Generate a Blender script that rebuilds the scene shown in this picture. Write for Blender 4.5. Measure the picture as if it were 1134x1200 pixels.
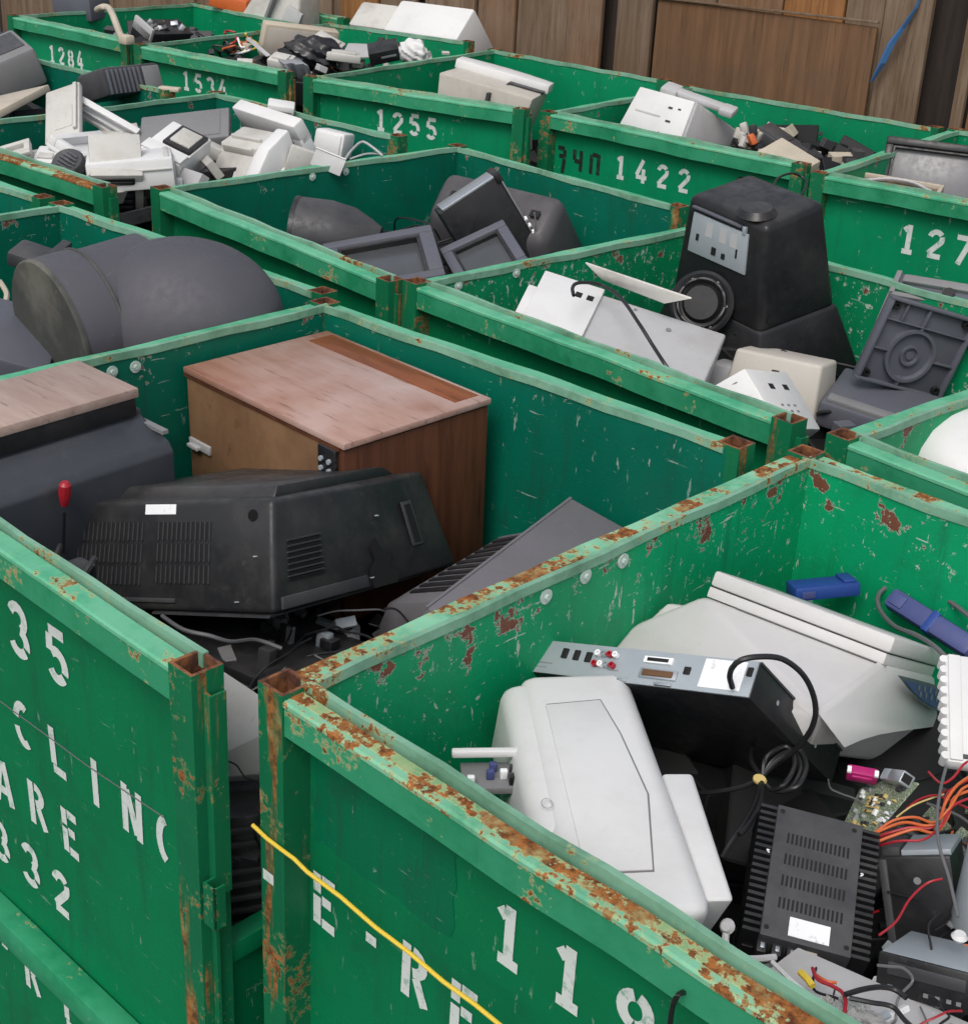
import bpy, bmesh, math, random
from mathutils import Vector, Matrix
for o in list(bpy.data.objects): bpy.data.objects.remove(o)
S = bpy.context.scene
COL = S.collection
R = math.radians
RND = random.Random(7)
RIM = 1.45          # height of the rims of the upper tier
HB = 0.98           # height of one bin
GROUND = RIM - 2 * HB

# ------------------------------------------------------------------ camera, sky, sun, exposure
cam = bpy.data.objects.new('camera', bpy.data.cameras.new('camera'))
COL.objects.link(cam)
cam.matrix_world = Matrix([[0.733881, -0.320905, 0.598698, 0.0], [0.677551, 0.282996, -0.678851, 0.0], [0.048417, 0.903844, 0.425115, 2.65], [0.0, 0.0, 0.0, 1.0]])
cam.data.sensor_fit = 'HORIZONTAL'; cam.data.sensor_width = 36.0
cam.data.lens = 55.3303
cam.data.clip_start = 0.05; cam.data.clip_end = 400
S.camera = cam
SUN_EL, SUN_AZ = 52.0, 158.0       # azimuth the light comes from, degrees clockwise from +y
w = bpy.data.worlds.new('World'); S.world = w; w.use_nodes = True
nt = w.node_tree; nt.nodes.clear()
sky = nt.nodes.new('ShaderNodeTexSky'); sky.sky_type = 'NISHITA'; sky.sun_disc = False
sky.sun_elevation = R(SUN_EL); sky.sun_rotation = R(SUN_AZ)
sky.air_density = 1.0; sky.dust_density = 4.0; sky.ozone_density = 0.6
hs = nt.nodes.new('ShaderNodeHueSaturation'); hs.inputs['Saturation'].default_value = 0.45
bg = nt.nodes.new('ShaderNodeBackground'); bg.inputs['Strength'].default_value = 0.15
wo = nt.nodes.new('ShaderNodeOutputWorld')
nt.links.new(sky.outputs[0], hs.inputs['Color']); nt.links.new(hs.outputs[0], bg.inputs[0]); nt.links.new(bg.outputs[0], wo.inputs[0])
sun = bpy.data.objects.new('sun', bpy.data.lights.new('sun', 'SUN')); COL.objects.link(sun)
sun.data.energy = 1.0; sun.data.angle = R(28); sun.data.color = (1, .97, .93)
a, e = R(SUN_AZ), R(SUN_EL)
sun.rotation_euler = Vector((math.sin(a) * math.cos(e), math.cos(a) * math.cos(e), math.sin(e))).to_track_quat('Z', 'Y').to_euler()
sun.location = (0, 0, 12)
vs = S.view_settings; vs.view_transform = 'Standard'; vs.look = 'None'; vs.exposure = 0.15; vs.gamma = 1.0; vs.use_curve_mapping = False
S.render.film_transparent = False
try:
    S.cycles.max_bounces = 8; S.cycles.diffuse_bounces = 4
except Exception: pass

# ------------------------------------------------------------------ materials
class NT:
    def __init__(s, name):
        s.m = bpy.data.materials.new(name); s.m.use_nodes = True; s.t = s.m.node_tree
        s.b = s.t.nodes['Principled BSDF']
        s.pos = s.n('ShaderNodeNewGeometry').outputs['Position']
        s.rnd = s.n('ShaderNodeObjectInfo').outputs['Random']
    def n(s, k, **kw):
        x = s.t.nodes.new(k)
        for a, v in kw.items(): setattr(x, a, v)
        return x
    def l(s, a, b):
        if isinstance(a, bpy.types.NodeSocket): s.t.links.new(a, b)
        else: b.default_value = a
    def math(s, op, a, b=0.0, clamp=False):
        x = s.n('ShaderNodeMath', operation=op, use_clamp=clamp); s.l(a, x.inputs[0]); s.l(b, x.inputs[1]); return x.outputs[0]
    def noise(s, scale, detail=4, rough=.6, stretch=None, off=0.0, vec=None):
        v = vec if vec is not None else s.pos
        mp = s.n('ShaderNodeMapping'); s.l(v, mp.inputs['Vector'])
        mp.inputs['Location'].default_value = (off, off * .7, off * 1.3)
        if stretch: mp.inputs['Scale'].default_value = stretch
        x = s.n('ShaderNodeTexNoise'); x.inputs['Scale'].default_value = scale; x.inputs['Detail'].default_value = detail; x.inputs['Roughness'].default_value = rough
        s.l(mp.outputs[0], x.inputs['Vector']); return x.outputs['Fac']
    def step(s, v, lo, hi):
        x = s.n('ShaderNodeMapRange', clamp=True, interpolation_type='SMOOTHSTEP')
        s.l(v, x.inputs['Value']); x.inputs['From Min'].default_value = lo; x.inputs['From Max'].default_value = hi
        return x.outputs['Result']
    def mix(s, f, a, b):
        x = s.n('ShaderNodeMix', data_type='RGBA', blend_type='MIX'); s.l(f, x.inputs['Factor'])
        for v, i in ((a, 6), (b, 7)):
            if isinstance(v, bpy.types.NodeSocket): s.t.links.new(v, x.inputs[i])
            else: x.inputs[i].default_value = (*v, 1)
        return x.outputs[2]
    def z(s):
        x = s.n('ShaderNodeSeparateXYZ'); s.l(s.pos, x.inputs[0]); return x.outputs[2]
    def bump(s, h, strength=.2, dist=.002):
        x = s.n('ShaderNodeBump'); x.inputs['Strength'].default_value = strength; x.inputs['Distance'].default_value = dist
        s.l(h, x.inputs['Height']); s.t.links.new(x.outputs[0], s.b.inputs['Normal'])
    def done(s, col, rough=.5, metal=0.0, spec=.5):
        if isinstance(col, bpy.types.NodeSocket): s.t.links.new(col, s.b.inputs['Base Color'])
        else: s.b.inputs['Base Color'].default_value = (*col, 1)
        s.l(rough, s.b.inputs['Roughness']); s.l(metal, s.b.inputs['Metallic']); s.b.inputs['Specular IOR Level'].default_value = spec
        return s.m

def plastic(name, col, dirt=(.25, .22, .17), amount=.5, rough=.5, spec=.35, fine=260, bump=.12, dust=0.0):
    k = NT(name)
    big = k.noise(5, 5, .65); sm = k.noise(38, 4, .7, off=3)
    c = k.mix(k.math('MULTIPLY', k.math('MULTIPLY', k.step(big, .42, .75), .55), amount), col, dirt)
    c = k.mix(k.math('MULTIPLY', k.step(sm, .6, .78), .45 * amount), c, dirt)
    if amount > .3:
        c = k.mix(k.math('MULTIPLY', k.step(k.noise(13, 4, .7, stretch=(5, 1, 1.6), off=27), .67, .70), .55), c, dirt)
        c = k.mix(k.math('MULTIPLY', k.step(k.noise(12, 4, .7, stretch=(1, 5, 1.3), off=29), .68, .71), .5), c, tuple(min(1, x * 1.5 + .02) for x in col))
    c2 = tuple(min(1, x * 1.0) for x in col)
    c = k.mix(k.math('MULTIPLY', k.step(k.noise(11, 3, .6, stretch=(1, 1, .35), off=9), .55, .8), .35 * amount), c, tuple(x * .72 for x in col))
    c = k.mix(k.math('MULTIPLY', k.rnd, .22), c, tuple(x * .78 for x in c2))
    if dust:
        sp = k.n('ShaderNodeSeparateXYZ'); k.l(k.n('ShaderNodeNewGeometry').outputs['Normal'], sp.inputs[0])
        c = k.mix(k.math('MULTIPLY', k.math('MULTIPLY', k.step(sp.outputs[2], .55, .95), k.step(k.noise(9, 5, .7, off=17), .3, .65)), dust), c, (.17, .165, .16))
    k.bump(k.math('ADD', k.noise(fine, 2, .5), k.math('MULTIPLY', k.noise(24, 3, .6, off=5), .7)), bump, .0015)
    return k.done(c, k.math('ADD', k.math('MULTIPLY', k.step(sm, .35, .7), .22), rough - .1), 0.0, spec)

def paint_green(name, base, alt, scratch=0.0, peel=0.0, rust=0.0, rust_scale=7, faded=None, fade_amt=0.0, streak=0.0, rough=.42, dirt=.25):
    k = NT(name)
    c = k.mix(k.step(k.noise(2.2, 4, .6), .3, .7), base, alt)
    c = k.mix(k.math('MULTIPLY', k.step(k.noise(9, 5, .7, off=2), .5, .75), dirt), c, (.012, .06, .036))
    c = k.mix(k.math('MULTIPLY', k.step(k.noise(22, 5, .7, stretch=(1, 1, .08), off=4), .52, .74), dirt * 1.3), c, (.012, .065, .04))
    c = k.mix(k.math('MULTIPLY', k.step(k.noise(70, 4, .75, off=8), .66, .72), dirt * 1.6), c, (.10, .22, .15))
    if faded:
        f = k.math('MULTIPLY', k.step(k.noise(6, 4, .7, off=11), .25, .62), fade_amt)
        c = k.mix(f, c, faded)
    if scratch:
        a_ = k.step(k.noise(46, 5, .78, stretch=(1, 1, .8), off=21), .66 - .09 * max(0, scratch - 1), .70 - .09 * max(0, scratch - 1))
        b_ = k.step(k.noise(16, 4, .68, stretch=(3.2, 3.2, .7), off=33), .655, .685)
        g_ = k.step(k.noise(4.5, 3, .6, off=44), .40 - .1 * max(0, scratch - 1), .56 - .1 * max(0, scratch - 1))
        h_ = k.step(k.noise(9, 4, .7, stretch=(.9, .9, 9), off=63), .665, .69)
        sc = k.math('MULTIPLY', k.math('MAXIMUM', a_, k.math('MAXIMUM', b_, h_)), k.math('MULTIPLY', g_, scratch), True)
        c = k.mix(sc, c, (.40, .47, .42))
    if peel:
        hi = k.step(k.z(), RIM - .20, RIM - .01)
        pm = k.step(k.math('ADD', k.noise(13, 6, .72, off=55), k.math('MULTIPLY', hi, .20)), .845 - peel * .08, .855 - peel * .08)
        edge = k.step(k.math('ADD', k.noise(13, 6, .72, off=55), k.math('MULTIPLY', hi, .20)), .83 - peel * .08, .842 - peel * .08)
        c = k.mix(edge, c, (.36, .42, .36))
        c = k.mix(pm, c, k.mix(k.noise(40, 4, .7), (.085, .03, .02), (.22, .085, .05)))
    rm = None
    if rust:
        n1 = k.math('ADD', k.math('MULTIPLY', k.noise(rust_scale, 5, .68, off=71), .62), k.math('MULTIPLY', k.noise(rust_scale * 9, 4, .7, off=73), .38))
        rm = k.step(n1, .63 - rust * .26, .66 - rust * .26)
        if streak:
            n2 = k.step(k.noise(14, 4, .7, stretch=(1, 1, .09), off=81), .66 - streak * .12, .72 - streak * .12)
            rm = k.math('MAXIMUM', rm, k.math('MULTIPLY', n2, .9))
        rc = k.mix(k.step(k.noise(55, 5, .75, off=91), .35, .65), (.085, .028, .012), (.34, .13, .035))
        rc = k.mix(k.step(k.noise(21, 4, .7, off=95), .5, .7), rc, (.32, .24, .10))
        c = k.mix(k.step(n1, .60 - rust * .26, .65 - rust * .26), c, (.35, .40, .20) if faded else (.16, .22, .10))
        c = k.mix(rm, c, rc)
    k.bump(k.math('ADD', k.noise(120, 3, .6), k.math('MULTIPLY', k.noise(4, 2, .5, off=6), 3.0)), .16, .003)
    r_ = k.math('ADD', k.math('MULTIPLY', rm, .35) if rm is not None else 0.0, k.math('ADD', k.math('MULTIPLY', k.noise(18, 3, .6), .25), rough - .1), True)
    return k.done(c, r_, 0.0, .22)

GA, GB = (.001, .172, .064), (.001, .136, .051)
M = {}
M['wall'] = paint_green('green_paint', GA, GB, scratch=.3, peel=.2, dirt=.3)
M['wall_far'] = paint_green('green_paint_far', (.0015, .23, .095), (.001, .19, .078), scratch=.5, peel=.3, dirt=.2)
M['wall_worn'] = paint_green('green_paint_worn', (.003, .31, .125), (.002, .25, .10), scratch=1.45, peel=1.0, dirt=.3)
M['wall_chipped'] = paint_green('green_paint_chipped', (.003, .24, .095), (.002, .19, .075), scratch=1.8, peel=.9, dirt=.3)
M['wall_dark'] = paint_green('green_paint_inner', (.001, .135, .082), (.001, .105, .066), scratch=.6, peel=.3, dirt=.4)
M['rail'] = paint_green('faded_skylit_rail_paint', (.04, .33, .17), (.03, .27, .13), rust=.14, rust_scale=5, faded=(.17, .47, .30), fade_amt=.75, dirt=.15, rough=.5)  # mint of the rail tops: fading plus sky light put into the colour
M['rail_rust'] = paint_green('rusted_rail_paint', (.03, .26, .125), (.02, .21, .10), rust=.62, rust_scale=6, faded=(.22, .50, .33), fade_amt=.85, dirt=.15, rough=.55)  # rust over the same mint, which holds sky light as well as fading
M['rail_face'] = paint_green('rail_face_paint', (.010, .20, .085), (.008, .165, .07), rust=.10, faded=(.05, .32, .17), fade_amt=.6, dirt=.2)
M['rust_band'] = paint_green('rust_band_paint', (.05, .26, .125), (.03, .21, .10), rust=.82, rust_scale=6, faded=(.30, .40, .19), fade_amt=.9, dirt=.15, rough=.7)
M['rail_patch'] = paint_green('patch_rust_rail_paint', (.03, .26, .125), (.02, .21, .10), rust=.52, rust_scale=4.5, faded=(.25, .55, .37), fade_amt=.9, dirt=.15, rough=.55)  # rust patches on mint paint with sky light coloured in
M['repaint'] = paint_green('repainted_patch', (.001, .142, .062), (.001, .115, .053), scratch=.5, dirt=.5)
M['hem'] = paint_green('scuffed_edge_paint', (.12, .25, .16), (.08, .2, .12), rust=.20, rust_scale=7, faded=(.22, .43, .31), fade_amt=.85, dirt=.2)
M['post'] = paint_green('post_paint', (.007, .15, .062), (.005, .12, .05), rust=.24, rust_scale=8, streak=.75, dirt=.3)
k = NT('rust'); M['rust'] = k.done(k.mix(k.step(k.noise(30, 5, .7), .35, .65), (.06, .02, .012), (.26, .10, .035)), .85)
k = NT('stencil_paint'); M['stencil'] = k.done(k.mix(k.step(k.noise(42, 5, .7), .52, .72), (.58, .63, .60), (.20, .36, .28)), .6)
k = NT('black_stencil'); M['stencil_black'] = k.done(k.mix(k.step(k.noise(50, 4, .7), .5, .75), (.008, .012, .01), (.006, .09, .04)), .6)
M['white'] = plastic('white_plastic', (.68, .68, .675), amount=.28)
M['white_dirty'] = plastic('grimy_white_plastic', (.52, .51, .48), amount=1.0)
M['cream'] = plastic('cream_plastic', (.50, .44, .35), amount=.7)
M['beige'] = plastic('beige_plastic', (.50, .47, .42), amount=.6)
M['light_grey'] = plastic('light_grey_plastic', (.44, .44, .445), amount=.6)
M['mid_grey'] = plastic('mid_grey_plastic', (.20, .20, .205), amount=.5, dirt=(.12, .11, .1))
M['lav_grey'] = plastic('warm_grey_plastic', (.15, .145, .16), amount=.7, dirt=(.10, .09, .08), rough=.6)
M['slate'] = plastic('slate_plastic', (.10, .105, .13), amount=.5, dirt=(.14, .13, .12))
M['char'] = plastic('charcoal_plastic', (.042, .043, .048), amount=.6, dirt=(.10, .095, .09), rough=.5, dust=.2)
M['shell'] = plastic('shell_plastic', (.017, .0175, .0195), amount=.9, dirt=(.07, .065, .06), rough=.42, dust=.22)
M['washer_metal'] = NT('painted_washer').done((.42, .52, .47), .5)
M['screen_grey'] = plastic('screen_grey_glass', (.15, .15, .16), amount=.3, rough=.3)
M['scrap_black'] = NT('shade_dark_scrap').done((.007, .007, .0075), .6)  # near black: shade in the depths of the bins put into the scrap colour
M['blue_black'] = plastic('blue_black_plastic', (.045, .05, .06), amount=.6, dirt=(.10, .10, .10), rough=.38)
M['pale'] = plastic('pale_plastic', (.57, .56, .555), amount=.3)
M['tube'] = plastic('tube_cover_plastic', (.062, .06, .066), amount=.6, dirt=(.11, .10, .10), rough=.5, dust=.35)
M['black'] = plastic('black_plastic', (.013, .0135, .0155), amount=.5, dirt=(.06, .055, .05), rough=.40, dust=.16)
M['drum'] = plastic('drum_plastic', (.075, .074, .088), amount=.35, dirt=(.15, .14, .135), rough=.62)
M['drum_cap'] = plastic('drum_cap_plastic', (.058, .060, .055), amount=1.3, dirt=(.19, .18, .15), rough=.7)
M['hole'] = NT('dark_opening').done((.004, .004, .004), .7)
M['cable'] = NT('black_cable').done((.012, .012, .013), .45)
M['cable_grey'] = NT('grey_cable').done((.12, .12, .125), .5)
M['red'] = NT('red_plastic').done((.36, .014, .025), .4)
M['orange'] = NT('orange_wire').done((.55, .12, .03), .45)
M['yellow'] = NT('yellow_plastic').done((.70, .50, .05), .5)
M['tan'] = NT('tan_tie').done((.55, .42, .16), .5)
M['magenta'] = plastic('magenta_plastic', (.40, .015, .14), amount=.2, rough=.4)
M['blue'] = plastic('blue_plastic', (.018, .055, .25), amount=.4, dirt=(.06, .07, .15))
M['violet'] = plastic('violet_plastic', (.06, .075, .205), amount=.5, dirt=(.15, .15, .2))
M['blue_cloth'] = plastic('blue_webbing', (.05, .16, .36), amount=.4, rough=.8)
M['rag'] = plastic('grey_cloth', (.30, .31, .34), amount=.9, rough=.9)
M['bag'] = plastic('black_bag_film', (.015, .016, .02), amount=.4, rough=.3)
k = NT('clear_bag'); k.b.inputs['Transmission Weight'].default_value = .8; k.b.inputs['IOR'].default_value = 1.12; M['clear'] = k.done((.8, .8, .78), .25)
k = NT('galvanised'); M['metal'] = k.done(k.mix(k.noise(28, 5, .7), (.42, .45, .48), (.60, .63, .66)), .38, .75)
k = NT('dull_metal'); M['metal_dull'] = k.done(k.mix(k.noise(18, 5, .7), (.27, .31, .34), (.38, .42, .45)), .5, .12)
k = NT('dark_glass'); M['glass'] = k.done(k.mix(k.noise(7, 4, .6), (.05, .055, .06), (.09, .095, .10)), .22, 0, .6)
k = NT('circuit'); M['pcb'] = k.done(k.mix(k.step(k.noise(420, 3, .6), .48, .58), k.mix(k.noise(60, 3), (.06, .11, .06), (.16, .22, .13)), (.46, .48, .38)), .5)
k = NT('sticker'); M['sticker'] = k.done(k.mix(k.step(k.noise(60, 3, .6), .6, .7), (.82, .83, .84), (.6, .6, .62)), .5)

def wood(name, a_, b_, scale=(26, 26, 1.6), wear=None, wamt=0.0, rough=.7, vec=None, pr=.35):
    k = NT(name)
    tc = k.n('ShaderNodeTexCoord').outputs['Object'] if vec == 'obj' else k.pos
    mp = k.n('ShaderNodeVectorMath', operation='ADD'); k.l(tc, mp.inputs[0])
    cb = k.n('ShaderNodeCombineXYZ')
    for i in range(3): k.l(k.math('MULTIPLY', k.rnd, 7.0 + i), cb.inputs[i])
    k.l(cb.outputs[0], mp.inputs[1]); v = mp.outputs[0]
    g = k.noise(1.0, 6, .68, stretch=scale, vec=v)
    c = k.mix(k.step(g, .3, .7), a_, b_)
    c = k.mix(k.math('MULTIPLY', k.rnd, pr), c, tuple(x * .45 for x in a_))
    if wear:
        c = k.mix(k.math('MULTIPLY', k.step(k.noise(2.4, 4, .6, vec=v, off=5), .30, .72), wamt), c, wear)
    c = k.mix(k.math('MULTIPLY', k.step(k.noise(1.0, 3, .6, stretch=tuple(x * 3 for x in scale), vec=v, off=2), .58, .7), .5), c, tuple(x * .4 for x in a_))
    k.bump(g, .5, .004)
    return k.done(c, rough, 0, .25)
M['plank_grey'] = wood('weathered_plank', (.13, .085, .055), (.235, .175, .125), wear=(.12, .07, .035), wamt=.5)
M['plank_brown'] = wood('brown_plank', (.14, .068, .03), (.25, .135, .065), wear=(.2, .17, .14), wamt=.4)
M['plank_orange'] = wood('orange_board', (.20, .085, .03), (.34, .16, .055), wear=(.14, .07, .03), wamt=.4)
M['ply'] = wood('stained_plywood', (.115, .058, .026), (.20, .105, .052), scale=(20, 20, 1.0), wear=(.085, .055, .035), wamt=.55)
M['dark_wood'] = wood('shadowed_boards', (.02, .016, .013), (.04, .03, .025))
M['veneer_top'] = wood('pinkish_veneer', (.27, .125, .082), (.35, .20, .15), scale=(3, 26, 26), wear=(.46, .345, .315), wamt=1.0, rough=.42, vec='obj', pr=0)
M['veneer_side'] = wood('dark_veneer', (.075, .027, .014), (.135, .05, .026), scale=(24, 24, 2), wear=(.05, .02, .012), wamt=.5, rough=.45, vec='obj', pr=0)
M['veneer_strip'] = wood('red_veneer', (.15, .046, .019), (.25, .083, .033), scale=(3, 26, 26), rough=.4, vec='obj', pr=0)
M['fibre'] = wood('fibreboard', (.16, .085, .042), (.25, .145, .075), scale=(5, 5, 4), wear=(.07, .035, .02), wamt=.5, vec='obj', pr=0)
M['veneer_pale'] = wood('pale_veneer', (.33, .23, .19), (.43, .33, .285), scale=(26, 3, 26), wear=(.28, .2, .17), wamt=.4, rough=.45, vec='obj', pr=0)

# ------------------------------------------------------------------ mesh helpers
class MB:
    def __init__(s): s.b = bmesh.new(); s.mi = 0
    def _bev(s, faces, bev, seg=2):
        if bev > 0:
            ed = list({e for f in faces for e in f.edges})
            bmesh.ops.bevel(s.b, geom=ed, offset=bev, segments=seg, profile=.5, affect='EDGES', clamp_overlap=True, material=-1)
    def hexa(s, p, bev=0.0, seg=2):
        # p: 8 points, bits xyz -> index x + 2y + 4z
        v = [s.b.verts.new(q) for q in p]
        fs = [s.b.faces.new([v[i] for i in f]) for f in ((0, 2, 3, 1), (4, 5, 7, 6), (0, 1, 5, 4), (2, 6, 7, 3), (0, 4, 6, 2), (1, 3, 7, 5))]
        for f in fs: f.material_index = s.mi
        s._bev(fs, bev, seg); return s
    def box(s, c, d, bev=0.0, seg=2, m=None):
        p = [Vector(((x - .5) * d[0], (y - .5) * d[1], (z - .5) * d[2])) for z in (0, 1) for y in (0, 1) for x in (0, 1)]
        if m is not None: p = [m @ q for q in p]
        return s.hexa([q + Vector(c) for q in p], bev, seg)
    def span(s, a_, b_, bev=0.0):
        return s.box([(a_[i] + b_[i]) / 2 for i in range(3)], [abs(b_[i] - a_[i]) for i in range(3)], bev)
    def prism(s, poly, axis, lo, hi, bev=0.0):
        def P(u, v_, w_): return {0: (w_, u, v_), 1: (u, w_, v_), 2: (u, v_, w_)}[axis]
        A_ = [s.b.verts.new(P(u, v_, lo)) for u, v_ in poly]; B_ = [s.b.verts.new(P(u, v_, hi)) for u, v_ in poly]
        n = len(poly); fs = [s.b.faces.new(A_[::-1]), s.b.faces.new(B_)]
        for i in range(n): fs.append(s.b.faces.new((A_[i], A_[(i + 1) % n], B_[(i + 1) % n], B_[i])))
        for f in fs: f.material_index = s.mi
        bmesh.ops.recalc_face_normals(s.b, faces=fs); s._bev(fs, bev); return s
    def tube(s, pts, r, n=7, smooth=True):
        pts = [Vector(p) for p in pts]
        if smooth and len(pts) > 2:
            q = []
            for i in range(len(pts) - 1):
                p0, p1, p2, p3 = pts[max(i - 1, 0)], pts[i], pts[i + 1], pts[min(i + 2, len(pts) - 1)]
                for t in (0, .2, .4, .6, .8):
                    q.append(.5 * ((2 * p1) + (p2 - p0) * t + (2 * p0 - 5 * p1 + 4 * p2 - p3) * t * t + (3 * p1 - p0 - 3 * p2 + p3) * t ** 3))
            pts = q + [pts[-1]]
        rings = []; up = Vector((.13, .31, .94)).normalized()
        for i, p in enumerate(pts):
            d = (pts[min(i + 1, len(pts) - 1)] - pts[max(i - 1, 0)]).normalized()
            a_ = d.cross(up)
            if a_.length < 1e-3: a_ = d.cross(Vector((1, 0, 0)))
            a_.normalize(); b_ = d.cross(a_)
            rings.append([s.b.verts.new(p + r * (math.cos(6.2832 * j / n) * a_ + math.sin(6.2832 * j / n) * b_)) for j in range(n)])
        for i in range(len(rings) - 1):
            for j in range(n):
                f = s.b.faces.new((rings[i][j], rings[i][(j + 1) % n], rings[i + 1][(j + 1) % n], rings[i + 1][j])); f.material_index = s.mi
        for rg in (rings[0][::-1], rings[-1]):
            f = s.b.faces.new(rg); f.material_index = s.mi
        return s
    def lathe(s, prof, n=32, m=None, a0=0.0, a1=360.0):
        full = abs(a1 - a0) >= 359.9; k_ = n if full else n + 1
        rings = []
        for r, z in prof:
            rg = []
            for j in range(k_):
                t = R(a0 + (a1 - a0) * j / n); q = Vector((r * math.cos(t), r * math.sin(t), z))
                rg.append(s.b.verts.new(m @ q if m is not None else q))
            rings.append(rg)
        for i in range(len(rings) - 1):
            for j in range(n):
                f = s.b.faces.new((rings[i][j], rings[i][(j + 1) % k_], rings[i + 1][(j + 1) % k_], rings[i + 1][j])); f.material_index = s.mi
        for rg in (rings[0][::-1], rings[-1]):
            try:
                f = s.b.faces.new(rg); f.material_index = s.mi
            except ValueError: pass
        return s
    def cyl(s, c, r, h, axis=2, n=16, r2=None):
        m = {2: Matrix.Identity(3), 0: Matrix.Rotation(R(90), 3, 'Y'), 1: Matrix.Rotation(R(-90), 3, 'X')}[axis].to_4x4()
        return s.lathe([(r, -h / 2), (r if r2 is None else r2, h / 2)], n, Matrix.Translation(c) @ m)
    def poly(s, pts):
        f = s.b.faces.new([s.b.verts.new(p) for p in pts]); f.material_index = s.mi; return s
    def ribbon(s, pts, wd, f3):
        # flat stroke of width wd along 2D pts, mapped to 3D by f3
        L_, R_ = [], []
        P_ = [Vector(p) for p in pts]
        for i, p in enumerate(P_):
            d = (P_[min(i + 1, len(P_) - 1)] - P_[max(i - 1, 0)]).normalized(); q = Vector((-d.y, d.x)) * wd / 2
            L_.append(s.b.verts.new(f3(p + q))); R_.append(s.b.verts.new(f3(p - q)))
        for i in range(len(P_) - 1):
            f = s.b.faces.new((R_[i], R_[i + 1], L_[i + 1], L_[i])); f.material_index = s.mi
        return s
    def build(s, name, mats, parent=None, loc=None, smooth=35, recalc=True):
        if recalc: bmesh.ops.recalc_face_normals(s.b, faces=s.b.faces)
        me = bpy.data.meshes.new(name); s.b.to_mesh(me); s.b.free()
        for m in (mats if isinstance(mats, (list, tuple)) else [mats]): me.materials.append(M[m] if isinstance(m, str) else m)
        if smooth:
            me.polygons.foreach_set('use_smooth', [True] * len(me.polygons)); me.set_sharp_from_angle(angle=R(smooth))
        o = bpy.data.objects.new(name, me); COL.objects.link(o)
        if parent is not None: o.parent = parent
        if loc is not None: o.location = loc
        return o

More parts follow.
